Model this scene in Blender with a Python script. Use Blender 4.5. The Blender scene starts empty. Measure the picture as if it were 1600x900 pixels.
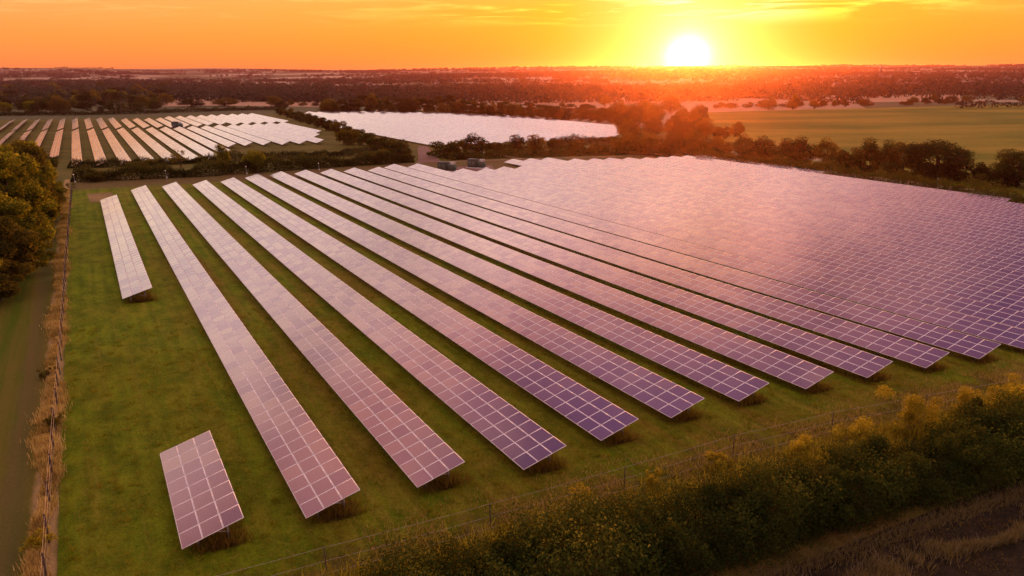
import bpy, math, random
import numpy as np
from mathutils import Vector, Matrix
random.seed(11)
RNG = np.random.default_rng(7)
scene = bpy.context.scene
COL = scene.collection
R = math.radians

# ------------------------------------------------------------------ survey frame
# n runs across the solar rows (downhill), d runs along them; camera mast stands over the origin
H = 27.5
FPX, PITCH, ROLL, AZ = 1200.0, 0.271437, -0.005828, -0.502502
DV = np.array([math.sin(AZ), math.cos(AZ)])
NV = np.array([math.cos(AZ), -math.sin(AZ)])
ROW_W, ROW_RISE, ROW_N0, ROW_PITCH = 3.6087, 1.083, 9.1408, 7.6493
MOD_L, MOD_W = 1.737, 3.768 / 3
C2 = (0.0093, -1.9354, -1.1162, -0.5501, 0.4108, 0.2339)

def sm(t):
    t = np.clip(t, 0, 1)
    return t * t * (3 - 2 * t)

def zg(n, d):
    n = np.asarray(n, float); d = np.asarray(d, float)
    a = np.clip(n, -30, 235) / 100
    b = (np.clip(d, 15, 240) - 40) / 100
    z = C2[0] + C2[1] * a + C2[2] * b + C2[3] * a * a + C2[4] * a * b + C2[5] * b * b
    z = z - 2.0 * sm((d - 240) / 70) * (1 - sm((n - 40) / 90))
    r = np.sqrt(n * n + d * d)
    far = 62 * sm((r - 950) / 6600) + 26 * sm((r - 4200) / 3200)
    x = n * NV[0] + d * DV[0]; y = n * NV[1] + d * DV[1]
    und = (np.sin(x / 410 + 1.3) * np.cos(y / 530) * 5 + np.sin(x / 930 + .4) * 7 + np.sin(x / 233 + y / 370) * 2.2)
    z = z + far + und * sm((r - 1100) / 3000)
    ridge = 9 * sm((r - 6200) / 900) * (1 - sm((x + 2050) / 350))
    return z + ridge

def nd(x, y):
    return x * NV[0] + y * NV[1], x * DV[0] + y * DV[1]
def xy(n, d):
    n = np.asarray(n, float); d = np.asarray(d, float)
    return n * NV[0] + d * DV[0], n * NV[1] + d * DV[1]
def P(n, d, h=0.0):
    x, y = xy(n, d)
    return Vector((float(x), float(y), float(zg(n, d)) + h))

def bearing(px, py):
    u, v = px - 800, py - 450
    c, s = math.cos(ROLL), math.sin(ROLL)
    uu = u * c + v * s; vv = -u * s + v * c
    X = uu / FPX; U = -vv / FPX
    return np.array([X, math.cos(PITCH) + U * math.sin(PITCH), -math.sin(PITCH) + U * math.cos(PITCH)])
def survey(px, py):
    """ground point seen along a sight line, as (n, d, range)"""
    r = bearing(px, py)
    lo = 10.0
    t = lo; step = 4.0
    while t < 9400:
        n_, d_ = nd(r[0] * t, r[1] * t)
        if H + t * r[2] < zg(n_, d_): break
        lo = t; step = max(4.0, t * .02); t += step
    hi = t
    for _ in range(30):
        m = (lo + hi) / 2
        n_, d_ = nd(r[0] * m, r[1] * m)
        if H + m * r[2] < zg(n_, d_): hi = m
        else: lo = m
    n_, d_ = nd(r[0] * hi, r[1] * hi)
    return float(n_), float(d_), hi

# ------------------------------------------------------------------ helpers
def tag(o, label=None, cat=None, group=None, kind=None):
    if label: o['label'] = label
    if cat: o['category'] = cat
    if group: o['group'] = group
    if kind: o['kind'] = kind
    return o
def link(o, parent=None):
    COL.objects.link(o)
    if parent is not None: o.parent = parent
    return o
def empty(name, loc, rz=0.0):
    o = bpy.data.objects.new(name, None)
    o.location = loc; o.rotation_euler = (0, 0, rz); o.empty_display_size = .3
    return link(o)
def mesh_np(name, verts, quads=None, tris=None, mats=(), mat_idx=None, uv=None, tint=None, smooth=False):
    """one mesh from numpy arrays (quads first, then tris)"""
    me = bpy.data.meshes.new(name)
    verts = np.asarray(verts, np.float32).reshape(-1, 3)
    nq = 0 if quads is None else len(quads); nt = 0 if tris is None else len(tris)
    loops = []
    if nq: loops.append(np.asarray(quads, np.int32).ravel())
    if nt: loops.append(np.asarray(tris, np.int32).ravel())
    loops = np.concatenate(loops)
    me.vertices.add(len(verts)); me.vertices.foreach_set('co', verts.ravel())
    me.loops.add(len(loops)); me.loops.foreach_set('vertex_index', loops)
    tot = np.concatenate([np.full(nq, 4, np.int32), np.full(nt, 3, np.int32)])
    st = np.concatenate([[0], np.cumsum(tot)[:-1]]).astype(np.int32)
    me.polygons.add(nq + nt)
    me.polygons.foreach_set('loop_start', st)
    me.polygons.foreach_set('loop_total', tot)
    for m in mats: me.materials.append(m)
    if mat_idx is not None: me.polygons.foreach_set('material_index', np.asarray(mat_idx, np.int32))
    if smooth: me.polygons.foreach_set('use_smooth', np.ones(nq + nt, bool))
    if uv is not None:
        l = me.uv_layers.new(name='UVMap'); l.data.foreach_set('uv', np.asarray(uv, np.float32).ravel())
    if tint is not None:
        a = me.attributes.new('tint', 'FLOAT', 'FACE'); a.data.foreach_set('value', np.asarray(tint, np.float32))
    me.update(calc_edges=True)
    return me

class MB:
    """collects boxes, tubes and sheets into one mesh"""
    def __init__(s): s.v = []; s.q = []; s.t = []; s.n = 0; s.mi = []; s.ti = []
    def add(s, v, q=(), t=(), mi=0):
        o = s.n
        s.v.extend([tuple(map(float, p)) for p in v]); s.n += len(v)
        for f in q: s.q.append([i + o for i in f]); s.mi.append(mi)
        for f in t: s.t.append([i + o for i in f]); s.ti.append(mi)
    def box(s, c, size, M=None, mi=0):
        hx, hy, hz = [a / 2 for a in size]
        pts = [Vector((x, y, z)) for z in (-hz, hz) for y in (-hy, hy) for x in (-hx, hx)]
        if M is not None: pts = [M @ p for p in pts]
        pts = [p + Vector(c) for p in pts]
        s.add(pts, [(0, 2, 3, 1), (4, 5, 7, 6), (0, 1, 5, 4), (2, 6, 7, 3), (0, 4, 6, 2), (1, 3, 7, 5)], mi=mi)
    def tube(s, pts, rad, k=6, mi=0, cap=True):
        pts = [Vector(p) for p in pts]; rings = []
        for i, p in enumerate(pts):
            a = pts[max(i - 1, 0)]; b = pts[min(i + 1, len(pts) - 1)]
            t = (b - a).normalized()
            u = t.orthogonal().normalized() if abs(t.z) > .95 else t.cross(Vector((0, 0, 1))).normalized()
            w = t.cross(u)
            r = rad[i] if hasattr(rad, '__len__') else rad
            rings.append([p + (u * math.cos(6.28319 * j / k) + w * math.sin(6.28319 * j / k)) * r for j in range(k)])
        v = [q for g in rings for q in g]; q = []
        for i in range(len(pts) - 1):
            for j in range(k):
                q.append((i * k + j, i * k + (j + 1) % k, (i + 1) * k + (j + 1) % k, (i + 1) * k + j))
        t = []
        if cap:
            for base in (0, (len(pts) - 1) * k):
                for j in range(1, k - 1): t.append((base, base + j, base + j + 1))
        s.add(v, q, t, mi)
    def beam(s, a, b, w, h, mi=0):
        a = Vector(a); b = Vector(b); t = (b - a).normalized()
        u = t.orthogonal().normalized() if abs(t.z) > .95 else t.cross(Vector((0, 0, 1))).normalized()
        n = u.cross(t)
        v = [p + u * sx * w / 2 + n * sy * h / 2 for p in (a, b) for sx, sy in ((-1, -1), (1, -1), (1, 1), (-1, 1))]
        s.add(v, [(0, 1, 2, 3), (7, 6, 5, 4), (0, 4, 5, 1), (1, 5, 6, 2), (2, 6, 7, 3), (3, 7, 4, 0)], mi=mi)
    def mesh(s, name, mats, smooth=False):
        return mesh_np(name, s.v, s.q or None, s.t or None, mats if isinstance(mats, (list, tuple)) else [mats], s.mi + s.ti, smooth=smooth)
    def build(s, name, mats, parent=None, smooth=False):
        return link(bpy.data.objects.new(name, s.mesh(name, mats, smooth)), parent)

ONES = 'zero one two three four five six seven eight nine ten eleven twelve thirteen fourteen fifteen sixteen seventeen eighteen nineteen'.split()
ORD = ['first', 'second', 'third', 'fourth', 'fifth', 'sixth', 'seventh', 'eighth', 'ninth', 'tenth', 'eleventh', 'twelfth', 'thirteenth', 'fourteenth', 'fifteenth', 'sixteenth', 'seventeenth', 'eighteenth', 'nineteenth', 'twentieth']
def ordinal(i):
    if i <= 20: return ORD[i - 1]
    tens = {2: 'twenty', 3: 'thirty', 4: 'forty', 5: 'fifty'}; tth = {3: 'thirtieth', 4: 'fortieth', 5: 'fiftieth'}
    return tth[i // 10] if i % 10 == 0 else tens[i // 10] + '-' + ORD[i % 10 - 1]

# ------------------------------------------------------------------ materials
def mat(name):
    m = bpy.data.materials.new(name); m.use_nodes = True
    nt = m.node_tree; nt.nodes.clear()
    out = nt.nodes.new('ShaderNodeOutputMaterial')
    return m, nt, out
class NT:
    def __init__(s, nt): s.nt = nt
    def n(s, typ, **kw):
        x = s.nt.nodes.new('ShaderNode' + typ)
        for k, v in kw.items(): setattr(x, k, v)
        return x
    def set(s, sock, v):
        if hasattr(v, 'is_output'): s.nt.links.new(v, sock)
        elif isinstance(v, (tuple, list)) and len(v) == 3 and sock.type == 'RGBA': sock.default_value = (*v, 1)
        else: sock.default_value = v
    def math(s, op, a, b=0.0, c=0.0, clamp=False):
        x = s.n('Math', operation=op, use_clamp=clamp)
        for i, v in enumerate((a, b, c)): s.set(x.inputs[i], v)
        return x.outputs[0]
    def mix(s, f, a, b, blend='MIX'):
        x = s.n('Mix', data_type='RGBA', blend_type=blend)
        s.set(x.inputs[0], f); s.set(x.inputs[6], a); s.set(x.inputs[7], b)
        return x.outputs[2]
    def rng(s, v, a, b, lo=0.0, hi=1.0):
        x = s.n('MapRange', interpolation_type='SMOOTHSTEP')
        for i, k in enumerate((v, a, b, lo, hi)): s.set(x.inputs[i], k)
        return x.outputs[0]
    def noise(s, vec, scale, detail=4, rough=.55, dist=0.0):
        x = s.n('TexNoise'); s.set(x.inputs['Vector'], vec)
        x.inputs['Scale'].default_value = scale; x.inputs['Detail'].default_value = detail
        x.inputs['Roughness'].default_value = rough; x.inputs['Distortion'].default_value = dist
        return x.outputs[0]
    def mapping(s, vec, scale=(1, 1, 1), rot=(0, 0, 0), loc=(0, 0, 0)):
        x = s.n('Mapping'); s.set(x.inputs[0], vec)
        x.inputs['Scale'].default_value = scale; x.inputs['Rotation'].default_value = rot; x.inputs['Location'].default_value = loc
        return x.outputs[0]
    def ramp(s, f, stops):
        x = s.n('ValToRGB'); s.set(x.inputs[0], f)
        e = x.color_ramp.elements
        while len(e) < len(stops): e.new(.5)
        for i, (p, c) in enumerate(stops): e[i].position = p; e[i].color = (*c, 1)
        return x.outputs[0]
def world_vec(g):
    return g.n('NewGeometry').outputs['Position']
def nd_vec(g):
    """world position turned into the field's own (n, d) axes"""
    x = g.n('VectorRotate', rotation_type='Z_AXIS'); g.set(x.inputs['Vector'], world_vec(g))
    x.inputs['Angle'].default_value = AZ
    return x.outputs[0]

def diffuse(g, out, col, rough=.9, bump=None, bstr=.3, bdist=.1, spec=.15):
    b = g.n('BsdfPrincipled'); g.set(b.inputs['Base Color'], col); b.inputs['Roughness'].default_value = rough
    b.inputs['Specular IOR Level'].default_value = spec
    if bump is not None:
        bn = g.n('Bump'); bn.inputs['Strength'].default_value = bstr; bn.inputs['Distance'].default_value = bdist
        g.set(bn.inputs['Height'], bump); g.set(b.inputs['Normal'], bn.outputs[0])
    g.nt.links.new(b.outputs[0], out.inputs[0]); return b
def plain(name, col, rough=.6, metal=0.0, var=.25, scale=6.0):
    m, nt, out = mat(name); g = NT(nt)
    tc = g.n('TexCoord').outputs['Object']
    v = g.noise(tc, scale, 5)
    c = g.mix(g.rng(v, .3, .7), tuple(a * (1 - var) for a in col), tuple(min(1, a * (1 + var)) for a in col))
    b = diffuse(g, out, c, rough); b.inputs['Metallic'].default_value = metal
    return m
def leaf_mat(name, stops, trans=.35, rnd=.25, warm=.45):
    m, nt, out = mat(name); g = NT(nt)
    a = g.n('Attribute', attribute_name='tint').outputs['Fac']
    oi = g.n('ObjectInfo').outputs['Random']
    f = g.math('ADD', a, g.math('MULTIPLY', g.math('SUBTRACT', oi, .5), rnd), clamp=True)
    c = g.ramp(f, stops)
    d1 = g.n('BsdfDiffuse'); g.set(d1.inputs[0], c)
    d2 = g.n('BsdfTranslucent'); g.set(d2.inputs[0], g.mix(warm, c, (.62, .48, .03)))
    mx = g.n('MixShader'); mx.inputs[0].default_value = trans
    nt.links.new(d1.outputs[0], mx.inputs[1]); nt.links.new(d2.outputs[0], mx.inputs[2])
    nt.links.new(mx.outputs[0], out.inputs[0])
    return m

M = {}
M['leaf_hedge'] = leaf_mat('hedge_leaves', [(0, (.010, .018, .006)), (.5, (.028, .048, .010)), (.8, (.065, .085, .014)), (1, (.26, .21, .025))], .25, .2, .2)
M['leaf_green'] = leaf_mat('green_leaves', [(0, (.018, .026, .008)), (.5, (.042, .052, .013)), (1, (.085, .090, .02))], .28, .25, .15)
M['leaf_olive'] = leaf_mat('olive_leaves', [(0, (.022, .024, .008)), (.5, (.060, .052, .013)), (1, (.14, .11, .022))], .35, .25, .3)
M['leaf_gold'] = leaf_mat('golden_leaves', [(0, (.040, .040, .007)), (.4, (.16, .13, .014)), (1, (.48, .38, .03))], .55)
M['leaf_dark'] = leaf_mat('dark_leaves', [(0, (.013, .018, .007)), (.5, (.03, .036, .011)), (1, (.06, .062, .016))], .25, .25, .12)
M['leaf_autumn'] = leaf_mat('autumn_leaves', [(0, (.018, .020, .007)), (.35, (.046, .060, .009)), (.6, (.115, .135, .014)), (1, (.40, .36, .026))], .45, .2, .3)
M['leaf_rust'] = leaf_mat('rusty_leaves', [(0, (.03, .02, .008)), (.5, (.075, .045, .015)), (1, (.14, .085, .02))])
M['leaf_far'] = leaf_mat('distant_leaves', [(0, (.020, .028, .022)), (.5, (.040, .048, .036)), (1, (.080, .078, .050))], .15, .25, .05)
M['straw'] = leaf_mat('dry_straw', [(0, (.16, .10, .04)), (.5, (.55, .38, .13)), (1, (.80, .60, .25))], .45)  # dry straw, colour raised to stand in for low sun on the fence strip
M['straw_grey'] = leaf_mat('bleached_straw', [(0, (.06, .048, .03)), (.5, (.15, .12, .075)), (1, (.30, .25, .16))], .35)
M['weed'] = leaf_mat('dry_weeds', [(0, (.05, .025, .010)), (.5, (.11, .055, .02)), (1, (.21, .12, .035))], .4)
M['blade'] = leaf_mat('grass_blades', [(0, (.075, .10, .005)), (.5, (.14, .165, .008)), (1, (.26, .22, .022))], .4)
M['bark'] = plain('bark', (.06, .042, .03), .95, scale=3)
M['wood_post'] = plain('weathered_post', (.085, .06, .045), .9, scale=9)
M['wire'] = plain('galvanised_wire', (.42, .36, .30), .45, .5)
M['steel'] = plain('galvanised_steel', (.22, .21, .20), .5, .6)
M['white_paint'] = plain('white_paint', (.75, .73, .70), .4, var=.06)
M['cabinet'] = plain('green_cabinet', (.055, .085, .07), .5, var=.15, scale=1.5)
M['cabinet_roof'] = plain('cabinet_roof', (.10, .13, .11), .6, var=.15)
M['ceramic'] = plain('pale_ceramic', (.6, .6, .58), .3, var=.05)
M['house_wall'] = plain('house_wall', (.36, .27, .21), .85, scale=.2)
M['house_pale'] = plain('pale_house_wall', (.42, .38, .34), .85, scale=.2)
M['house_roof'] = plain('house_roof', (.12, .07, .055), .85, scale=.2)
M['stone'] = plain('church_stone', (.16, .13, .12), .9, scale=.3)

def panel_materials():
    # glass over dark cells: mirror-like at low angles, blue-violet cells with fine pale fingers below
    m, nt, out = mat('solar_glass'); g = NT(nt)
    uv = g.n('TexCoord').outputs['UV']
    sp = g.n('SeparateXYZ'); g.set(sp.inputs[0], uv)
    fu = g.math('FRACT', g.math('MULTIPLY', sp.outputs[0], 10.0))
    line = g.math('LESS_THAN', g.math('ABSOLUTE', g.math('SUBTRACT', fu, .5)), .10)
    fv = g.math('FRACT', g.math('MULTIPLY', sp.outputs[1], 6.0))
    line2 = g.math('LESS_THAN', g.math('ABSOLUTE', g.math('SUBTRACT', fv, .5)), .03)
    pos = world_vec(g)
    nz = g.noise(pos, 1.1, 3)
    isone = g.n('ObjectInfo').outputs['Random']
    at = g.n('Attribute', attribute_name='tint').outputs['Fac']
    rv = g.math('FRACT', g.math('ADD', g.math('MULTIPLY', at, 1.0), g.math('ADD', isone, .5)))
    cell = g.mix(g.math('MULTIPLY', g.math('ADD', g.rng(nz, .3, .7), rv), .5), (.012, .008, .032), (.030, .014, .045))
    col = g.mix(g.math('MULTIPLY', g.math('MAXIMUM', line, line2), .55), cell, (.16, .11, .15))
    b = g.n('BsdfPrincipled'); g.set(b.inputs['Base Color'], col)
    b.inputs['Roughness'].default_value = .5; b.inputs['Specular IOR Level'].default_value = 0
    gl = g.n('BsdfGlossy'); gl.inputs['Roughness'].default_value = .13
    gc = g.mix(rv, (.80, .76, .84), (1.0, .97, .92))
    g.set(gl.inputs[0], g.mix(g.math('MULTIPLY', line, .35), gc, (.70, .66, .70)))
    fr = g.n('Fresnel'); fr.inputs[0].default_value = 2.35
    bn = g.n('Bump'); bn.inputs['Strength'].default_value = .05; bn.inputs['Distance'].default_value = .03
    g.set(bn.inputs['Height'], g.noise(pos, .9, 2)); nt.links.new(bn.outputs[0], gl.inputs['Normal'])
    # thin uneven film of dust
    dust = g.rng(g.noise(g.mapping(pos, (.35, .35, .35)), 1.0, 4), .45, .75, .0, .05)
    df = g.n('BsdfDiffuse'); df.inputs[0].default_value = (.30, .25, .22, 1)
    mx = g.n('MixShader'); nt.links.new(fr.outputs[0], mx.inputs[0]); nt.links.new(b.outputs[0], mx.inputs[1]); nt.links.new(gl.outputs[0], mx.inputs[2])
    m2 = g.n('MixShader'); g.set(m2.inputs[0], dust); nt.links.new(mx.outputs[0], m2.inputs[1]); nt.links.new(df.outputs[0], m2.inputs[2])
    nt.links.new(m2.outputs[0], out.inputs[0])
    M['glass'] = m
    m, nt, out = mat('panel_frame'); g = NT(nt)
    b = g.n('BsdfPrincipled'); b.inputs['Base Color'].default_value = (.80, .76, .76, 1)
    b.inputs['Roughness'].default_value = .6; b.inputs['Specular IOR Level'].default_value = .3
    nt.links.new(b.outputs[0], out.inputs[0]); M['alu'] = m
panel_materials()

def ground_mats():
    # meadow under the solar rows
    m, nt, out = mat('meadow_grass'); g = NT(nt)
    v = nd_vec(g); sp = g.n('SeparateXYZ'); g.set(sp.inputs[0], v); N_, D_ = sp.outputs[0], sp.outputs[1]
    big = g.noise(g.mapping(v, (.085, .045, .05)), 1.0, 4, .6)
    mid = g.noise(g.mapping(v, (.5, .28, .4)), 1.0, 5, .65)
    fine = g.noise(v, 5.5, 6, .75); fine2 = g.noise(v, 17.0, 4, .7)
    green = g.mix(g.rng(mid, .3, .7), (.115, .185, .004), (.250, .335, .009))
    brown = g.mix(g.rng(mid, .3, .7), (.155, .120, .008), (.270, .200, .020))
    f = g.math('ADD', g.math('MULTIPLY', g.rng(big, .34, .62), .85), g.math('MULTIPLY', g.math('SUBTRACT', mid, .5), 1.1), clamp=True)
    # worn strips where a mower and vans run along the rows
    str_ = g.noise(g.mapping(v, (.75, .010, .1)), 1.0, 4, .7)
    f = g.math('ADD', f, g.math('MULTIPLY', g.math('SUBTRACT', g.rng(str_, .40, .64), .4), .6), clamp=True)
    # lush strip left of the first row
    lush = g.rng(N_, 14.0, 2.0)
    f = g.math('MULTIPLY', f, g.math('SUBTRACT', 1.0, g.math('MULTIPLY', lush, .62)))
    c = g.mix(f, green, brown)
    mow = g.math('SINE', g.math('MULTIPLY', g.math('ADD', N_, g.math('MULTIPLY', mid, .5)), 4.2))
    c = g.mix(g.math('MULTIPLY', g.rng(mow, -.2, .9), g.math('MULTIPLY', g.rng(big, .65, .35), .45)), c, g.mix(1.0, c, (.62, .66, .7), 'MULTIPLY'))
    tuft = g.noise(v, 1.5, 5, .75)
    c = g.mix(g.rng(tuft, .54, .70, 0, .75), c, g.mix(1.0, c, (.42, .50, .4), 'MULTIPLY'))
    c = g.mix(g.rng(tuft, .46, .32, 0, .6), c, (.32, .27, .03))
    gl_ = g.noise(g.mapping(v, (.9, .03, .1)), 1.0, 5, .7)
    c = g.mix(g.rng(gl_, .52, .70, 0, .55), c, (.33, .29, .03))
    # dry uncut verge next to the wire fence
    edge = g.math('ADD', D_, g.math('MULTIPLY', g.math('SUBTRACT', g.noise(v, .35, 4, .65), .5), 9.0))
    dry = g.rng(edge, 41.0, 38.5)
    dryc = g.mix(g.rng(mid, .35, .65), (.10, .062, .018), (.20, .125, .04))
    c = g.mix(g.math('MULTIPLY', dry, .8), c, dryc)
    far_dry = g.math('MULTIPLY', g.rng(g.math('ADD', D_, g.math('MULTIPLY', g.math('SUBTRACT', mid, .5), 8.0)), 228.0, 236.0), .75)
    c = g.mix(far_dry, c, (.17, .10, .055))
    c = g.mix(g.rng(fine, .35, .75, .0, .85), c, g.mix(.6, c, (.012, .012, .002)))
    c = g.mix(g.rng(fine2, .5, .9, .0, .5), c, (.14, .11, .03))
    diffuse(g, out, c, .95, g.math('ADD', fine, g.math('MULTIPLY', fine2, .6)), .9, .22, .05)
    M['meadow'] = m
    # mown lane outside the left fence
    m, nt, out = mat('mown_lane'); g = NT(nt)
    v = nd_vec(g); sp = g.n('SeparateXYZ'); g.set(sp.inputs[0], v)
    st = g.noise(g.mapping(v, (.55, .01, .1)), 1.0, 3, .6)
    mid = g.noise(g.mapping(v, (.6, .2, .4)), 1.0, 5, .65); fine = g.noise(v, 5.5, 6, .75)
    f = g.math('ADD', g.rng(st, .38, .62), g.math('MULTIPLY', g.math('SUBTRACT', mid, .5), .9), clamp=True)
    c = g.mix(f, (.090, .130, .007), (.165, .140, .020))
    track = g.rng(g.math('ABSOLUTE', g.math('SUBTRACT', g.math('ADD', sp.outputs[0], g.math('MULTIPLY', mid, 1.6)), -6.6)), 1.3, .3)
    c = g.mix(g.math('MULTIPLY', track, .5), c, (.15, .105, .045))
    strip = g.rng(g.math('ABSOLUTE', g.math('SUBTRACT', g.math('ADD', sp.outputs[0], g.math('MULTIPLY', g.math('SUBTRACT', mid, .5), 1.2)), -5.4)), 1.0, .5)
    c = g.mix(g.math('MULTIPLY', strip, .9), c, (.46, .31, .13))  # straw ground strip, brightened in colour in place of low sunlight
    c = g.mix(g.rng(fine, .25, .8, .0, .7), c, g.mix(.5, c, (.014, .012, .003)))
    diffuse(g, out, c, .95, fine, .9, .2, .05); M['lane'] = m
    # turned soil along the bottom hedge
    m, nt, out = mat('turned_soil'); g = NT(nt)
    v = nd_vec(g)
    a = g.noise(v, 1.2, 6, .7); b_ = g.noise(v, 6, 5, .7)
    c = g.mix(g.rng(a, .35, .7), (.024, .019, .010), (.054, .040, .022))
    c = g.mix(g.rng(b_, .55, .8, 0, .5), c, (.12, .085, .05))
    diffuse(g, out, c, .95, g.math('ADD', a, b_), 1.0, .3, .05); M['soil'] = m
    # crop field
    m, nt, out = mat('green_crop'); g = NT(nt)
    v = nd_vec(g)
    rot = g.mapping(world_vec(g), (.006, .016, .01), (0, 0, R(9)))
    a = g.noise(rot, 1.0, 5, .6); tram = g.noise(g.mapping(world_vec(g), (.010, .075, .1), (0, 0, R(-5))), 1.0, 6, .72)
    b_ = g.noise(v, .35, 5, .7)
    c = g.mix(g.rng(a, .35, .66), (.105, .125, .007), (.260, .200, .022))
    c = g.mix(g.rng(tram, .5, .75, 0, .35), c, (.06, .068, .010))
    c = g.mix(g.rng(b_, .4, .8, 0, .5), c, g.mix(.5, c, (.02, .022, .004)))
    diffuse(g, out, c, .95, b_, .8, .6, .05); M['crop'] = m
    for nm, c1, c2 in (('stubble', (.30, .18, .10), (.46, .29, .17)), ('dirt', (.16, .095, .07), (.27, .17, .13)), ('dry_patch', (.17, .115, .038), (.30, .21, .08)), ('scrub', (.060, .072, .008), (.15, .115, .022))):
        m, nt, out = mat(nm + '_ground'); g = NT(nt)
        v = world_vec(g)
        a = g.noise(g.mapping(v, (.05, .12, .1)), 1.0, 6, .7); b_ = g.noise(v, 1.3, 5, .7)
        c = g.mix(g.rng(g.math('ADD', g.math('MULTIPLY', a, .5), g.math('MULTIPLY', b_, .5)), .38, .62), c1, c2)
        diffuse(g, out, c, .95, b_, .7, .2, .05); M[nm] = m
    # wide countryside: patchwork of fields
    m, nt, out = mat('countryside'); g = NT(nt)
    v = world_vec(g)
    wob = g.n('TexNoise'); g.set(wob.inputs['Vector'], v); wob.inputs['Scale'].default_value = .004
    vv = g.n('VectorMath', operation='ADD'); g.set(vv.inputs[0], g.mapping(v, (.0030, .0021, 0), (0, 0, R(17))))
    ws = g.n('VectorMath', operation='SCALE'); g.set(ws.inputs[0], wob.outputs[1]); ws.inputs['Scale'].default_value = .35
    g.set(vv.inputs[1], ws.outputs[0])
    vo = g.n('TexVoronoi'); vo.distance = 'CHEBYCHEV'; g.set(vo.inputs['Vector'], vv.outputs[0]); vo.inputs['Scale'].default_value = 1.0
    s2 = g.n('SeparateColor'); g.set(s2.inputs[0], vo.outputs['Color'])
    c = g.ramp(s2.outputs[0], [(0, (.05, .06, .012)), (.25, (.09, .085, .02)), (.42, (.40, .28, .17)), (.60, (.065, .07, .016)), (.78, (.48, .35, .22)), (1, (.14, .10, .05))])
    b_ = g.noise(v, .06, 6, .7)
    c = g.mix(g.rng(b_, .3, .75, 0, .5), c, g.mix(.6, c, (.03, .03, .012)))
    diffuse(g, out, c, .95, None); M['country'] = m
ground_mats()

# ------------------------------------------------------------------ ground
def grid_sheet(name, ns, ds, off, m, label=None, inside=None):
    N_, D_ = np.meshgrid(ns, ds)
    X, Y = xy(N_, D_); Z = zg(N_, D_) + off
    v = np.stack([X, Y, Z], -1).reshape(-1, 3)
    a, b = len(ns), len(ds)
    i = (np.arange(b - 1)[:, None] * a + np.arange(a - 1)[None]).ravel()
    q = np.stack([i, i + 1, i + 1 + a, i + a], -1)
    if inside is not None:
        cn = (N_[:-1, :-1] + N_[1:, 1:]).ravel() / 2; cd = (D_[:-1, :-1] + D_[1:, 1:]).ravel() / 2
        q = q[inside(cn, cd)]
    o = link(bpy.data.objects.new(name, mesh_np(name, v, q, None, [m], smooth=True)))
    tag(o, label, None, None, 'structure'); return o
def poly_sheet(name, pts, off, m, label=None, res=24, wob=0.0):
    """sheet draped on the terrain inside a four-cornered outline given in (n, d)"""
    p = [np.array(q, float) for q in pts]
    s = np.linspace(0, 1, res); S_, T_ = np.meshgrid(s, s)
    g_ = ((1 - S_)[..., None] * (1 - T_)[..., None] * p[0] + S_[..., None] * (1 - T_)[..., None] * p[1] + S_[..., None] * T_[..., None] * p[2] + (1 - S_)[..., None] * T_[..., None] * p[3])
    N_, D_ = g_[..., 0], g_[..., 1]
    if wob:
        N_ = N_ + wob * np.sin(D_ / 11 + 1) * np.cos(N_ / 17); D_ = D_ + wob * np.sin(N_ / 13 + 2) * np.cos(D_ / 19)
    X, Y = xy(N_, D_); Z = zg(N_, D_) + off
    i = (np.arange(res - 1)[:, None] * res + np.arange(res - 1)[None]).ravel()
    q = np.stack([i, i + 1, i + 1 + res, i + res], -1)
    o = link(bpy.data.objects.new(name, mesh_np(name, np.stack([X, Y, Z], -1).reshape(-1, 3), q, None, [m], smooth=True)))
    tag(o, label, None, None, 'structure'); return o
def spaced(lo, hi, near_lo, near_hi, step, grow=1.12):
    a = list(np.arange(near_lo, near_hi + .1, step)); s = step
    while a[-1] < hi: s *= grow; a.append(min(a[-1] + s, hi))
    s = step; b = []
    c = near_lo
    while c > lo: s *= grow; c = max(c - s, lo); b.append(c)
    return np.array(b[::-1] + a)
def sv(px, py): return survey(px, py)[:2]

grid_sheet('ground', spaced(-7500, 8200, -120, 800, 12), spaced(-600, 9300, -30, 700, 12), 0.0, M['country'], 'wide patchwork of fields rolling out to the low hills')
grid_sheet('meadow', np.arange(-4.6, 262, 4.0), np.arange(36, 266, 4.0), .036, M['meadow'], 'mottled green and brown grass below the big solar array',
           lambda n, d: (d < 262 + 0 * n))
grid_sheet('meadow_verge', np.arange(-4.6, 150, 3.0), np.arange(26.4, 36.2, 3.2), .034, M['meadow'], 'rough grass strip beside the tall hedge')
grid_sheet('mown_lane', np.arange(-40, -1.5, 3.0), np.arange(16, 266, 4.0), .018, M['lane'], 'mown grass lane outside the post and wire fence')
grid_sheet('soil', np.arange(-1.6, 150, 3.0), np.arange(2, 30, 3.0), .018, M['soil'], 'dark turned soil at the foot of the tall hedge')
poly_sheet('dry_grass_patch', [(-1.1, 222.5), (4.6, 222.5), (4.9, 206), (-.6, 206)], .075, M['dry_patch'], 'brown unmown rectangle in the far grass corner', 10, .25)
grid_sheet('solar_field', np.arange(-70, 150, 8.0), np.arange(262, 690, 8.0), .04, M['scrub'], 'rough grass under the distant left solar rows')
grid_sheet('field_margin', np.arange(150, 330, 8.0), np.arange(262, 744, 8.0), .04, M['scrub'], 'rough grass round the middle distant solar array')
poly_sheet('dirt_track', [sv(652, 254), sv(690, 254), sv(668, 229), sv(654, 228)], .09, M['dirt'], 'pinkish dirt track between the two hedges', 16, .5)
poly_sheet('substation_yard', [sv(672, 276), sv(776, 268), sv(768, 258), sv(688, 262)], .10, M['dirt'], 'bare gravel yard round the green transformer cabinets', 16, .5)
poly_sheet('crop_field', [sv(1090, 214), (214, 20), (1600, 380), sv(1090, 176)], .10, M['crop'], 'green and straw striped crop field beyond the tree line', 40)
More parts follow.
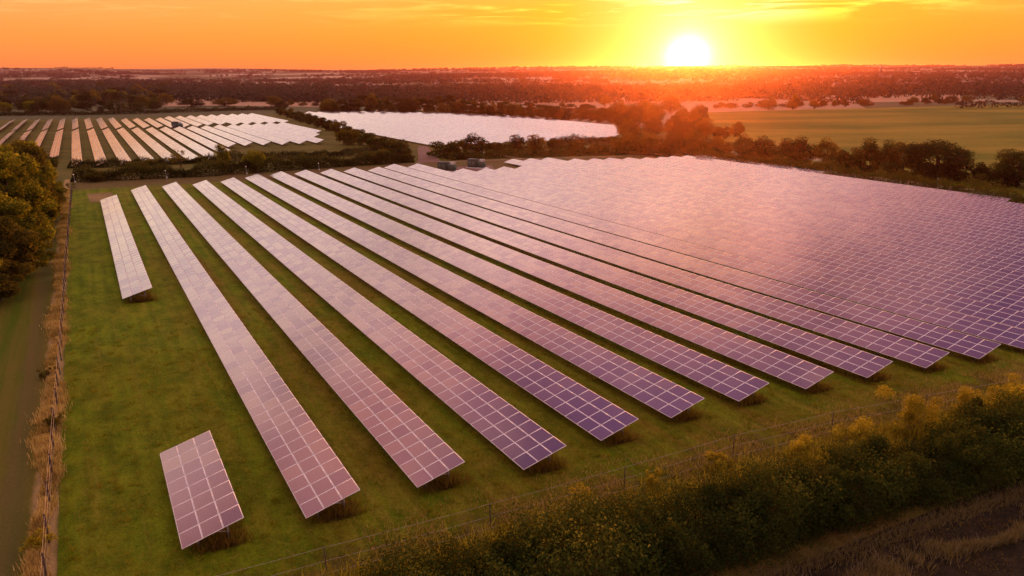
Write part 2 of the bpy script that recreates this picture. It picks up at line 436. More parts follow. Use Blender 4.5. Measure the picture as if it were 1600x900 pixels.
poly_sheet('stubble_field', [sv(250, 167), sv(520, 167), sv(520, 153), sv(250, 153)], .25, M['stubble'], 'tan stubble field behind the left solar rows', 14)
poly_sheet('stubble_field', [sv(840, 164), sv(1190, 160), sv(1190, 149.5), sv(840, 152)], .35, M['stubble'], 'tan stubble strip below the setting sun', 14)
poly_sheet('stubble_field', [sv(1190, 162), sv(1500, 158.5), sv(1500, 148), sv(1190, 150)], .35, M['stubble'], 'tan stubble strip beyond the crop field on the right', 14)

# ------------------------------------------------------------------ solar rows
RISE = [ROW_RISE]
def row_frame(n0, d):
    """origin at the low edge, along-row axis, up-slope axis, normal"""
    a = P(n0, d, .8); b = P(n0 + ROW_W, d, .8 + RISE[0])
    e2 = (b - a).normalized()
    e1 = (P(n0 + ROW_W / 2, d + 1) - P(n0 + ROW_W / 2, d - 1)).normalized()
    e3 = e1.cross(e2); 
    if e3.z < 0: e3 = -e3
    e3.normalize(); e1 = e2.cross(e3).normalized()
    return a, e1, e2, e3, (b - a).length / 3
FR = .048
def module_arrays():
    L, W_, T = MOD_L - .008, MOD_W - .008, .03
    v = [(-L/2, -W_/2, 0), (L/2, -W_/2, 0), (L/2, W_/2, 0), (-L/2, W_/2, 0), (-L/2, -W_/2, -T), (L/2, -W_/2, -T), (L/2, W_/2, -T), (-L/2, W_/2, -T)]
    f = FR
    v += [(-L/2 + f, -W_/2 + f, .004), (L/2 - f, -W_/2 + f, .004), (L/2 - f, W_/2 - f, .004), (-L/2 + f, W_/2 - f, .004)]
    q = [(0, 1, 2, 3), (7, 6, 5, 4), (0, 4, 5, 1), (1, 5, 6, 2), (2, 6, 7, 3), (3, 7, 4, 0), (8, 9, 10, 11)]
    uv = np.zeros((28, 2), np.float32); uv[24:] = [(0, 0), (1, 0), (1, 1), (0, 1)]
    return np.array(v, np.float32), np.array(q, np.int32), uv, np.array([0] * 6 + [1])
MV, MQ, MUV, MMI = module_arrays()
PANEL_ME = mesh_np('solar_panel', MV, MQ, None, [M['alu'], M['glass']], MMI, MUV)
TBL = {}
def table_wobble(seed, k):
    # tables of about a dozen panels settle a little differently
    key = (seed, k // 12)
    if key not in TBL: TBL[key] = (random.gauss(0, .0016), random.gauss(0, .0016))
    return TBL[key]
def module_matrix(n0, d, j, seed, k):
    a, e1, e2, e3, w = row_frame(n0, d)
    c = a + e2 * (w * (j + .5))
    tx, ty = table_wobble(seed, k)
    rx = random.gauss(0, .0010) + tx; ry = random.gauss(0, .0010) + ty
    Bm = Matrix((e1, e2, e3)).transposed()
    Bm = Bm @ Matrix.Rotation(rx, 3, 'X') @ Matrix.Rotation(ry, 3, 'Y')
    return Matrix.Translation(c) @ Bm.to_4x4()

def solar_row(n0, d0, d1, label, group, n_parts=100, seed=0, cat='solar row', posts=True, fine=True):
    root = empty('solar_row', P(n0 + ROW_W / 2, d0))
    tag(root, label, cat, group)
    inv = Matrix.Translation(-root.location)
    cnt = max(1, int(round((d1 - d0) / MOD_L)))
    idx = [(k, j) for k in range(cnt) for j in range(3)]
    V = []; 
    for i, (k, j) in enumerate(idx):
        Mx = inv @ module_matrix(n0, d0 + MOD_L * (k + .5), j, seed, k)
        if i < n_parts:
            o = bpy.data.objects.new('solar_panel', PANEL_ME); o.matrix_basis = Mx; link(o, root)
        else:
            A = np.array(Mx); V.append(MV @ A[:3, :3].T + A[:3, 3])
    if V:
        nm = len(V); off = (np.arange(nm) * 12)[:, None, None]
        me = mesh_np('panel_array', np.concatenate(V), (MQ[None] + off).reshape(-1, 4), None, [M['alu'], M['glass']], np.tile(MMI, nm), np.tile(MUV, (nm, 1)), np.repeat(RNG.uniform(-.5, .5, nm), 7))
        o = link(bpy.data.objects.new('panel_array', me), root)
        if n_parts: o['kind'] = 'stuff'
    # support: purlins, rafters, posts
    fb = MB(); step = 5.21 if fine else 15.6
    ks = np.arange(.9, cnt * MOD_L - .4, step)
    pts = {0.45: [], 1.85: [], 3.3: []}
    L0 = root.location
    for dd in [0.05] + list(ks) + [cnt * MOD_L - .05]:
        a, e1, e2, e3, w = row_frame(n0, d0 + dd)
        for s_ in pts: pts[s_].append(a + e2 * s_ - e3 * .10 - L0)
    for s_ in pts:
        for a, b in zip(pts[s_][:-1], pts[s_][1:]): fb.beam(a, b, .06, .09)
    for ip, dd in enumerate(ks):
        a, e1, e2, e3, w = row_frame(n0, d0 + dd)
        fb.beam(a + e2 * .25 - e3 * .19 - L0, a + e2 * 3.55 - e3 * .19 - L0, .07, .09)
        if fine:
            fb.beam(a + e2 * 1.45 - e3 * .24 - L0, P(n0 + 2.65, d0 + dd, .7) - L0, .05, .05)
        for s_ in (.95, 2.75):
            tp = a + e2 * s_ - e3 * .24 - L0
            n_, d_ = nd(tp.x + L0.x, tp.y + L0.y)
            bt = Vector((tp.x, tp.y, float(zg(n_, d_)) - .3 - L0.z))
            if ip == 0 and posts:
                pb = MB(); pb.beam(bt, tp, .12, .08); pb.build('support_post', M['steel'], root)
            else: fb.beam(bt, tp, .12, .08)
    fb.build('support_frame', M['steel'], root)
    return root

FAR_D = [206.6, 222.4, 223.1, 226.1, 232.6, 235.6, 236.4, 236.9, 237.2, 236.7, 242.8, 242.0, 221.3, 221.6, 223.7, 224.0, 245.5, 245.5, 245.0, 238.5, 238.5, 238.0, 236.8, 236.4, 236, 238.3, 239.7, 240]
FAR_D[0] = 219.0
NEAR_D = [43.8, 44.1, 42.9, 44.2, 45.0, 45.0, 44.3, 43.6, 42.7, 41.9] + [41.5] * 16 + [112.5, 177.7]
G_MAIN = 'long solar rows of the big near array'
ROW_ENDS = []
for i in range(28):
    n0 = ROW_N0 + i * ROW_PITCH
    near = NEAR_D[i]
    if 9 < i < 26: near = 41.5 + max(0, i - 12) * 2.2          # the far rows start well outside the frame
    lab = f'{ordinal(i + 1)} full-length solar row from the left fence in the big near array'
    if i == 27: lab = 'outermost solar row of the big array, beside the low field hedge'
    if i == 26: lab = 'second outermost solar row of the big array, stepped end by the hedge'
    solar_row(n0, near, FAR_D[i], lab, G_MAIN, 100 if i < 17 else 0, i)
    ROW_ENDS.append((n0, near))
solar_row(1.89, 43.9, 57.8, 'short stand-alone solar table of eight by three panels, nearest the fence', 'short solar tables by the left fence', 100, 51, 'solar table')
solar_row(1.75, 106.5, 204.5, 'narrow half-length solar row between the left fence and the long rows', 'short solar tables by the left fence', 100, 52)
ROW_ENDS += [(1.89, 43.9), (1.75, 106.5)]
RISE[0] = 1.42
if True:
    # distant left field: near block and far block, same row spacing
    nb = [310] * 3 + [305, 305, 306, 303, 305, 307, 311, 315, 322, 345, 367, 367, 366, 365, 364, 366, 372, 395, 404][:22]
    base = -4.6
    G2, G3 = 'solar rows in the near block of the left distant field', 'solar rows in the far block of the left distant field'
    for k in range(-4, 16):
        n0 = base + k * ROW_PITCH + .0
        dn = {-4: 400, -3: 385, -2: 370, -1: 340, 0: 309, 1: 307, 2: 306, 3: 306, 4: 309, 5: 312, 6: 316, 7: 335, 8: 366, 9: 368, 10: 366, 11: 362, 12: 361, 13: 360, 14: 395, 15: 420}[k]
        solar_row(n0, dn, 513 - (1.0 if k % 2 else 0), f'{ordinal(k + 5)} pale solar row from the left in the distant left field, nearer block', G2, 0, 100 + k, fine=False)
    for k in range(-5, 17):
        n0 = base + k * ROW_PITCH
        solar_row(n0, 527 + (8 if 9 < k < 12 else 0), 648 - (18 if 3 < k < 8 else 0) + k * .2, f'{ordinal(k + 6)} pale solar row from the left in the distant left field, farther block', G3, 0, 140 + k, fine=False)
    RISE[0] = ROW_RISE
    # middle distant array
    G4 = 'solar rows of the middle distant array'
    n_lo = 137.0
    for k in range(0, 23):
        n0 = n_lo + k * ROW_PITCH
        d_near = float(np.interp(n0, [137, 258, 290, 313], [318, 351, 395, 431]))
        d_far = float(np.interp(n0, [137, 147, 158, 170, 237, 290, 309, 313], [480, 540, 600, 690, 718, 631, 560, 435])) + (5 if k % 2 else -4)
        solar_row(n0, d_near, max(d_far, d_near + 30), f'{ordinal(k + 1)} white solar row from the left in the middle distant array beyond the copse', G4, 0, 180 + k, fine=False)

# ------------------------------------------------------------------ foliage builders
def leaf_quads(c, size, up=.25, rng=RNG, asp=.6, outward=None):
    """rhombic leaf cards at centres c with random facing"""
    k = len(c)
    nrm = rng.normal(size=(k, 3)); nrm[:, 2] += up
    if outward is not None: nrm = nrm * .8 + outward
    nrm /= np.linalg.norm(nrm, axis=1)[:, None] + 1e-9
    t = rng.normal(size=(k, 3)); t -= (t * nrm).sum(1)[:, None] * nrm; t /= np.linalg.norm(t, axis=1)[:, None] + 1e-9
    b = np.cross(nrm, t)
    s = (size * rng.uniform(.6, 1.35, k))[:, None]
    v = np.stack([c - t * s * .5, c + b * s * asp * .5 - t * s * .05, c + t * s * .5, c - b * s * asp * .5 - t * s * .05], 1)
    return v.reshape(-1, 3)
def quads_of(nv): return np.arange(nv).reshape(-1, 4)
def blades(c, h, w, lean=.35, rng=RNG):
    k = len(c); a = rng.uniform(0, 6.283, k)
    hh = h * rng.uniform(.5, 1.3, k); ww = w * rng.uniform(.6, 1.4, k)
    side = np.stack([np.cos(a), np.sin(a), np.zeros(k)], -1) * ww[:, None] / 2
    l = rng.normal(size=(k, 2)) * lean * hh[:, None]
    tip = c + np.concatenate([l, hh[:, None]], 1)
    v = np.stack([c - side, c + side, tip + side * .25, tip - side * .25], 1)
    return v.reshape(-1, 3)
def to_world(n, d, h=0.0):
    x, y = xy(n, d)
    return np.stack([x, y, zg(n, d) + h], -1)

def crown_points(lobes, k, rng, shell=.62):
    w = np.array([l[3] ** 2 for l in lobes]); w /= w.sum()
    ix = rng.choice(len(lobes), k, p=w)
    L = np.array(lobes)[ix]
    dr = rng.normal(size=(k, 3)); dr /= np.linalg.norm(dr, axis=1)[:, None]
    r = L[:, 3] * (shell + (1 - shell) * rng.uniform(0, 1, k) ** .6) * (1 + .16 * rng.normal(size=k))
    return L[:, :3] + dr * r[:, None] * np.array([1, 1, .85]), ix, dr
def tree_proto(kind, seed, k, leaf, leaf_m):
    """unit-height tree: (trunk mesh, crown mesh)"""
    rg = np.random.default_rng(seed); lobes = []
    if kind in ('round', 'near'):
        nl = 34 if kind == 'round' else 74
        for i in range(nl):
            q = rg.normal(size=3); q /= np.linalg.norm(q); q *= rg.uniform(.35, 1) ** .5
            bulge = 1 + .16 * math.sin(3 * math.atan2(q[1], q[0]) + seed) + .10 * math.sin(5 * q[2] + seed * 2)
            lobes.append((.31 * q[0] * bulge, .31 * q[1] * bulge, .46 + .39 * q[2] * (1 if q[2] > 0 else .98), rg.uniform(.09, .16) if kind == 'round' else rg.uniform(.05, .105)))
    elif kind == 'tall':
        for i in range(22):
            a = rg.uniform(0, 6.28); z = rg.uniform(.10, .9)
            rr = .2 * (1 - abs(z - .45) * 1.1) * rg.uniform(.2, 1)
            lobes.append((rr * math.cos(a), rr * math.sin(a), z, rg.uniform(.06, .13)))
    elif kind == 'cone':
        for i in range(30):
            z = .08 + .86 * (i / 30); a = rg.uniform(0, 6.28); R_ = .26 * (1 - z) + .02
            lobes.append((R_ * .6 * math.cos(a), R_ * .6 * math.sin(a), z, R_ * .55 + .02))
    elif kind == 'bush':
        for i in range(22):
            a = rg.uniform(0, 6.28); u = rg.uniform(0, 1) ** .5; z = rg.uniform(.12, .78)
            rr = .5 * math.sqrt(max(.05, 1 - (z / 1.0) ** 2)) * u
            lobes.append((rr * math.cos(a), rr * math.sin(a), z, rg.uniform(.12, .22)))
    elif kind == 'open':
        for i in range(24):
            a = rg.uniform(0, 6.28); u = rg.uniform(.2, 1); z = rg.uniform(.35, .92)
            rr = .42 * math.sqrt(max(.05, 1 - ((z - .6) / .42) ** 2)) * u
            lobes.append((rr * math.cos(a), rr * math.sin(a), z, rg.uniform(.06, .12)))
    c, ix, dr = crown_points(lobes, k, rg)
    c[:, 2] = np.maximum(c[:, 2], .02)
    lt = rg.uniform(0, 1, len(lobes))
    tint = np.clip(.12 + .5 * lt[ix] + .42 * rg.uniform(-.5, .9, k), 0, 1)
    v = leaf_quads(c, leaf, .3, rg, .7, dr * .7)
    crown = mesh_np('crown', v, quads_of(len(v)), None, [leaf_m], tint=tint)
    tb = MB(); top = .62 if kind != 'cone' else .9
    tb.tube([(0, 0, -.05), (.004, .003, .12), (-.006, .006, .35), (.008, -.004, top)], [.030, .022, .016, .006], 7)
    for i in range(7):
        a = rg.uniform(0, 6.28); z0 = rg.uniform(.14, .45); l = lobes[rg.integers(len(lobes))]
        mid = Vector(((l[0]) * .5, (l[1]) * .5, (z0 + l[2]) / 2 - .02))
        tb.tube([(0, 0, z0), mid, (l[0], l[1], l[2])], [.011, .007, .003], 5)
    return tb.mesh('trunk', M['bark']), crown
PROTO = {}
def protos(key, kind, seeds, k, leaf, mats):
    PROTO[key] = [tree_proto(kind, s, k, leaf, M[m]) for s in seeds for m in mats]
protos('round', 'round', (1, 2), 4200, .042, ('leaf_green', 'leaf_olive', 'leaf_dark', 'leaf_rust'))
protos('round_gold', 'round', (3, 4), 4200, .042, ('leaf_autumn',))
protos('tall', 'tall', (5, 6), 2600, .04, ('leaf_green', 'leaf_dark'))
protos('cone', 'cone', (7, 8), 2400, .045, ('leaf_dark', 'leaf_olive'))
protos('bush', 'bush', (9, 10, 11), 2600, .075, ('leaf_green', 'leaf_olive', 'leaf_dark'))
protos('open', 'open', (12,), 700, .05, ('leaf_rust',))
protos('big', 'round', (21, 22), 16000, .024, ('leaf_dark', 'leaf_green'))
protos('near_gold', 'near', (31, 32, 33), 22000, .024, ('leaf_autumn', 'leaf_olive', 'leaf_green'))
RAD = {'round': .40, 'round_gold': .42, 'tall': .25, 'cone': .27, 'bush': .58, 'open': .45, 'big': .41, 'near_gold': .40}

def plant(key, n, d, height, width, label, group, name='tree', cat='tree', parts=True, v=None):
    pr = PROTO[key]; tr, cr = pr[random.randrange(len(pr)) if v is None else v % len(pr)]
    s = width / (2 * RAD[key])
    if parts:
        root = empty(name, P(n, d, -.05), random.uniform(0, 6.28))
        root.scale = (s, s * random.uniform(.92, 1.08), height)
        link(bpy.data.objects.new('trunk', tr), root)
        link(bpy.data.objects.new('crown', cr), root)
    else:
        root = link(bpy.data.objects.new(name, cr)); root.location = P(n, d, -.05)
        root.rotation_euler = (0, 0, random.uniform(0, 6.28)); root.scale = (s, s, height)
    tag(root, label, cat, group)
    return root
def plant_seen(key, px, by, ty, wpx, label, group, name='tree', cat='tree', parts=True, v=None):
    """plant a tree whose foot, top and spread were read off as sight lines"""
    n, d, t = survey(px, by)
    r = bearing(px, ty); top = H + t * r[2]
    z0 = float(zg(n, d)); h = max(1.2, top - z0)
    w = wpx / FPX * t * 1.02
    return plant(key, n, d + w * .0, h, w, label, group, name, cat, parts, v)

def foliage_mass(name, centres, radii, heights, leaves_each, leaf, m, zbase=None, rng=RNG):
    """many low crowns as one mesh (far-off wood or hedge that reads as one mass)"""
    k = len(centres); ix = np.repeat(np.arange(k), leaves_each)
    dr = rng.normal(size=(len(ix), 3)); dr /= np.linalg.norm(dr, axis=1)[:, None]
    rr = rng.uniform(.55, 1.05, len(ix))[:, None]
    ext = np.stack([radii, radii, heights * .5], -1)[ix]
    base = to_world(centres[:, 0], centres[:, 1])[ix]
    c = base + dr * rr * ext; c[:, 2] += heights[ix] * .5
    tint = np.clip(rng.uniform(0, 1, k)[ix] * .6 + rng.uniform(0, .45, len(ix)), 0, 1)
    v = leaf_quads(c, 1.0, .4, rng, .8, dr * .9)
    # scale cards
    cc = np.repeat(c, 4, 0); sz = (radii[ix] * leaf); v = cc + (v - cc) * np.repeat(sz, 4)[:, None]
    return mesh_np(name, v, quads_of(len(v)), None, [M[m]], tint=tint)

def hedge(name, line, width, height, dens, leaf, m, label, group=None, top_gold=None, bump=1.0, cat='hedge', sprays=True):
    """leafy hedge following a polyline of (n, d): uneven top, sparse sprays, bare stems inside"""
    line = np.array(line, float); rg = np.random.default_rng(abs(hash(label)) % 99991 if False else sum(map(ord, label)))
    seg = np.linalg.norm(np.diff(line, axis=0), axis=1); cum = np.concatenate([[0], np.cumsum(seg)]); Lt = cum[-1]
    k = int(Lt * (2 * height + width) * dens)
    s = rg.uniform(0, Lt, k)
    def along(s):
        return np.interp(s, cum, line[:, 0]), np.interp(s, cum, line[:, 1])
    ph = rg.uniform(0, 6.28, 6)
    def hgt(s):
        return height * (1 + bump * (.13 * np.sin(s / 1.7 + ph[0]) + .11 * np.sin(s / 4.1 + ph[1]) + .12 * np.sin(s / 9.3 + ph[2]) + .06 * np.sin(s / .63 + ph[3])))
    n_, d_ = along(s); n2, d2 = along(np.minimum(s + .5, Lt)); n1, d1 = along(np.maximum(s - .5, 0))
    tx, ty = n2 - n1, d2 - d1; ll = np.sqrt(tx * tx + ty * ty) + 1e-9; ox, oy = -ty / ll, tx / ll
    a = rg.uniform(0, math.pi, k)                                     # round the cross-section
    rr = rg.uniform(.62, 1.04, k) ** .7 * (1 + .10 * rg.normal(size=k))
    off = np.cos(a) * np.abs(np.cos(a)) ** -.35 * width / 2 * rr
    lump = np.ones(k); 
    for q, (fs, fa, am) in enumerate(((.55, 1.3, .12), (1.27, -2.1, .10), (2.9, 2.7, .07), (.23, .6, .12), (4.7, -5.3, .06), (7.9, 6.1, .05))):
        lump += bump * am * np.sin(s * fs + a * fa + ph[q] * 3 + 1.7 * np.sin(s * fs * .37 + ph[(q + 2) % 6]))
    rr = rr * lump
    off = off * lump
    zz = np.sin(a) ** .55 * hgt(s) * rr
    low = rg.uniform(0, 1, k) < .25; zz[low] *= rg.uniform(0, 1, low.sum())
    fac = sm(np.minimum(s, Lt - s) / 1.5) * .7 + .3
    nn = n_ + ox * off; dd = d_ + oy * off
    x, y = xy(nn, dd); c = np.stack([x, y, zg(n_, d_) + zz * fac], -1)
    clump = np.clip((lump - .7) / .6, 0, 1)
    tint = np.clip(.08 + .40 * clump + .38 * rg.uniform(-.4, .8, k) + .34 * np.clip(zz / height - .75, 0, 1) * bump, 0, 1)   # yellower toward the top: sunlit gold put into the leaf tint
    nx, ny = ox * np.cos(a), oy * np.cos(a); wx, wy = xy(nx, ny)
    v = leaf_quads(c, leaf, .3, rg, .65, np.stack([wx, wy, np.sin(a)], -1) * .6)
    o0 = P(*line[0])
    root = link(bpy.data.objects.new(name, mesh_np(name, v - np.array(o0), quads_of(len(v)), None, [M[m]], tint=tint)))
    root.location = o0
    tag(root, label, cat, group)
    return root

# ------------------------------------------------------------------ near hedge and scrub at the bottom right
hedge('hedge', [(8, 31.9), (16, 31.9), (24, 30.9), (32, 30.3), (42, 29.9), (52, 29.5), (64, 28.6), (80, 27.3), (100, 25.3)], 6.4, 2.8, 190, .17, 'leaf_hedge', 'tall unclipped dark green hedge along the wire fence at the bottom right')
def scrub(pts, label, m, h, r, k, leaf, name='shrub', group='golden shrubs along the wire fence'):
    rg = np.random.default_rng(sum(map(ord, label)))
    n, d = pts; root = empty(name, P(n, d))
    lob = [(rg.normal() * r * .5, rg.normal() * r * .5, rg.uniform(.2, .85) * h, rg.uniform(.2, .42) * r) for _ in range(14)]
    c, ix, dr = crown_points(lob, k, rg, .3); c[:, 2] = np.abs(c[:, 2])
    v = leaf_quads(c, leaf, .4, rg, .6, dr * .4)
    tint = np.clip(rg.uniform(.1, .6, 14)[ix] + rg.uniform(0, .5, k), 0, 1)
    if m == 'leaf_hedge': tint = np.clip(rg.uniform(.1, .5, 14)[ix] + rg.uniform(-.1, .3, k), 0, 1)
    link(bpy.data.objects.new('foliage', mesh_np('foliage', v, quads_of(len(v)), None, [M[m]], tint=tint)), root)
    sb = MB()
    for l in lob[:9]: sb.tube([(0, 0, -.1), (l[0] * .4, l[1] * .4, l[2] * .5), (l[0], l[1], l[2])], [.03, .02, .008], 5)
    sb.build('stems', M['bark'], root)
    tag(root, label, name, group)
SCR = [((25.9, 37.3), 2.0, 1.0, 'small golden shrub wrapped round a fence post left of the others'),
       ((31.5, 37.2), 1.7, .9, 'thin golden shrub at the fence, second along from the left'),
       ((37.6, 37.4), 1.5, 1.2, 'low golden shrub below the fence post, third along from the left'),
       ((57.0, 35.2), 3.4, 2.1, 'large golden shrub rising through the fence wires at the right'),
       ((63.0, 33.2), 3.3, 2.2, 'broad golden shrub at the far right end of the hedge'),
       ((68.5, 33.4), 3.5, 2.3, 'golden shrub at the right picture edge above the hedge'),
       ((50.5, 35.4), 2.0, 1.7, 'low golden shrub left of the large fence shrub'),
       ((44.5, 35.6), 1.7, 1.6, 'spreading golden shrub half way along the hedge top'),
       ((20.0, 35.6), 1.3, 1.3, 'rusty golden shrub at the left end of the hedge')]
for (p, h, r, lab) in SCR: scrub(p, lab, 'leaf_gold', h, r, int(1500 * r * r), .13)

for (p, h, r, lab) in (((17.5, 31.6), 3.0, 2.0, 'dark green bush bulging from the hedge at its left end'), ((25.5, 30.2), 3.5, 2.1, 'tall dark green bush breaking the hedge top below the golden fence shrub'),
                       ((33.5, 30.6), 3.2, 2.3, 'broad dark green bush in the left half of the hedge'), ((40.0, 29.3), 3.6, 2.0, 'tallest dark green bush in the middle of the hedge'),
                       ((47.0, 30.4), 3.3, 2.5, 'wide dark green bush right of the hedge middle'), ((53.5, 28.6), 3.7, 2.2, 'dark green bush standing proud of the hedge toward the right'), ((60.0, 29.2), 3.5, 2.6, 'bulky dark green bush below the large golden fence shrub')):
    scrub(p, lab, 'leaf_hedge', h, r, int(1500 * r * r), .17, 'bush', 'dark green bushes growing through the tall hedge')
# tall golden weeds behind the hedge, along the fence
def stuff_obj(name, v, m, tint, label):
    o = link(bpy.data.objects.new(name, mesh_np(name, v, quads_of(len(v)), None, [M[m]], tint=tint)))
    tag(o, label, name.replace('_', ' '), None, 'stuff'); return o
k = 26000
n = RNG.uniform(6, 95, k); d = 35.0 - (n - 30) * .03 + RNG.normal(size=k) * 1.2
keep = np.sin(n * 1.3) * np.sin(n * .47 + d * .7) > -.45
c = to_world(n[keep], d[keep])
v = blades(c, .95, .07, .3); tint = np.clip(RNG.uniform(0, 1, len(c)), 0, 1)
stuff_obj('tall_weeds', v, 'leaf_gold', tint, 'golden backlit weeds and grasses between hedge and wire fence')
# dry verge grass nearer the rows
k = 30000
n = RNG.uniform(12, 110, k); d = 38.5 + RNG.normal(size=k) * 1.9 + (n - 40) * -.02
keep = (np.sin(n * .7 + 1) * np.sin(n * .23 + d * .5) > -.3)
c = to_world(n[keep], d[keep]); v = blades(c, .32, .05, .45)
stuff_obj('verge_grass', v, 'straw', RNG.uniform(0, .35, len(c)), 'pale dry grass on the verge below the solar row ends')
# tufts under the near row ends
cs = []
for (n0, dn) in ROW_ENDS:
    if n0 > 110 or dn > 110: continue
    kk = 520
    cs.append(np.stack([n0 + 2.5 + RNG.normal(size=kk) * .75, dn + .9 + np.abs(RNG.normal(size=kk)) * 1.2 - .9], -1))
    kk = 700
    cs.append(np.stack([n0 + RNG.uniform(.6, 3.6, kk), dn + RNG.uniform(0, 12, kk)], -1))
cs = np.concatenate(cs); c = to_world(cs[:, 0], cs[:, 1]); v = blades(c, .62, .06, .28)
stuff_obj('dry_weeds', v, 'weed', RNG.uniform(0, 1, len(c)), 'rusty dry weeds growing under the raised ends of the solar rows')
# ordinary grass close to the camera
k = 150000
n = RNG.uniform(-4.4, 78, k); d = 37 + RNG.uniform(0, 1, k) ** 1.3 * 48
c = to_world(n, d, .03); v = blades(c, .13, .035, .6)
m_ = 3200; tn = RNG.uniform(-4.2, 85, m_); td = 37 + RNG.uniform(0, 1, m_) ** 1.2 * 60; q = RNG.integers(0, m_, 52000)
n2 = tn[q] + RNG.normal(size=52000) * .16; d2 = td[q] + RNG.normal(size=52000) * .16
c2 = to_world(n2, d2, .02); v = np.concatenate([v, blades(c2, .27, .045, .45)]); tt = RNG.uniform(-.3, .55, m_)[q]
pt = np.clip(.45 + .3 * np.sin(n * .5) * np.sin(d * .21) + RNG.uniform(-.45, .45, k), 0, 1)
pt = np.concatenate([pt, np.clip(.4 + tt + RNG.uniform(-.2, .2, 52000), 0, 1)])
stuff_obj('grass', v, 'blade', pt, 'short rough grass between the nearest solar rows')
# straw at bottom right corner
k = 30000
n = RNG.uniform(28, 70, k); d = 23.4 - (n - 36) * .085 + RNG.normal(size=k) * (.45 + .35 * np.sin(n * .37)) + .5 * np.sin(n * .5)
keep = RNG.uniform(0, 1, k) < np.clip(.55 + .5 * np.sin(n * .9) * np.sin(n * .31 + 2) + .3 * np.sin(n * 2.7), .08, 1)
c = to_world(n[keep], d[keep])
v = blades(c, .5, .04, .3)
stuff_obj('straw_grass', v, 'straw_grey', RNG.uniform(0, 1, len(c)), 'bleached straw-like grass strip on the dark soil at bottom right')
k = 26000
n = RNG.uniform(20, 80, k); d = RNG.uniform(14, 27, k)
keep = np.sin(n * .8 + d * 1.1) * np.sin(n * .33 - d * .9) + RNG.uniform(-.6, .6, k) > .25
c = to_world(n[keep], d[keep]); v = blades(c, .16, .045, .7)
stuff_obj('stubble', v, 'weed', RNG.uniform(0, .8, len(c)), 'short reddish stubble and weeds scattered on the dark turned soil')
k = 9000
n = RNG.uniform(22, 80, k); d = 26.3 - (n - 30) * .055 + RNG.normal(size=k) * .4
c = to_world(n, d); v = blades(c, .32, .05, .4)
stuff_obj('hedge_foot_grass', v, 'straw_grey', RNG.uniform(0, .6, len(c)), 'dull dry grass along the foot of the tall hedge')
# straw strip along the left fence
k = 80000
d = 38 + RNG.uniform(0, 1, k) ** 1.35 * 195; n = -5.45 + RNG.normal(size=k) * (.34 + .16 * np.sin(d * .19 + 1)) + .28 * np.sin(d * .35) + .12 * np.sin(d * 1.3)
c = to_world(n, d); hv = np.clip(.42 + .2 * np.sin(d * .8) * np.sin(d * .27 + 2) + .1 * np.sin(d * 2.9), .2, .8)
v = blades(c, hv, .055, .2)
tint = np.clip(.42 + .35 * np.sin(d * .21) * np.sin(d * .9) + RNG.uniform(-.5, .5, k), 0, 1)
stuff_obj('fence_grass', v, 'straw', tint, 'tall golden dry grass growing along the left post fence')

# ------------------------------------------------------------------ fences
def post_fence(line, spacing, hgt, wires, label, post=.055, net=False, wr=.012):
    line = np.array(line, float); seg = np.linalg.norm(np.diff(line, axis=0), axis=1); cum = np.concatenate([[0], np.cumsum(seg)])
    root = empty('wire_fence', P(*line[0])); L0 = root.location
    tag(root, label, 'fence')
    ss = np.arange(0, cum[-1], spacing); feet = []
    for q in ss:
        p = P(float(np.interp(q, cum, line[:, 0])), float(np.interp(q, cum, line[:, 1]))) - L0; feet.append(p)
        t = Vector((random.gauss(0, .03), random.gauss(0, .03), hgt * random.uniform(.97, 1.04)))
        mb = MB(); mb.tube([p - Vector((0, 0, .3)), p + t * .5, p + t], [post, post * .97, post * .9], 7)
        mb.build('post', M['wood_post'], root)
    for w in wires:
        mb = MB(); pts = []
        for a, b in zip(feet[:-1], feet[1:]):
            for f in (0, .25, .5, .75):
                q = a.lerp(b, f); q.z += w * hgt - .05 * math.sin(f * math.pi); pts.append(q)
        pts.append(feet[-1] + Vector((0, 0, w * hgt)))
        mb.tube(pts, wr, 4); mb.build('wire', M['wire'], root)
    return root
post_fence([(-1.5, 38.6), (11.1, 38.2), (26.7, 37.9), (38.4, 38.3), (48.9, 37.9), (72.6, 35.0), (100, 31.5), (118, 29.4)], 10.4, 2.05, (.98, .55, .15), 'three-strand wire fence on thin posts in front of the row ends', .038, wr=.010)
post_fence([(-5.05, 36), (-5.1, 57), (-4.9, 86), (-4.8, 128), (-4.5, 177), (-4.0, 233)], 4.6, 1.95, (.95, .6, .28), 'weathered post and wire fence along the left grass lane', .075, wr=.008)
for (px, py, h, r, lab) in ((84, 668, 1.3, .75, 'small dark bush caught in the left fence grass'), (72, 590, 1.0, .6, 'dull green sapling bush low on the left fence line'), (58, 860, 1.2, .9, 'yellowing bush by the left fence in the bottom corner'), (104, 345, 1.9, 1.0, 'orange bush on the left fence near its far end'), (112, 300, 2.6, 1.2, 'pale green bush at the far corner of the left fence')):
    nn, dd, _ = survey(px, py); scrub((nn, dd), lab, 'leaf_olive' if 'green' in lab or 'dark' in lab else 'leaf_gold', h, r, int(1400 * r), .12, 'bush', 'bushes along the left fence')

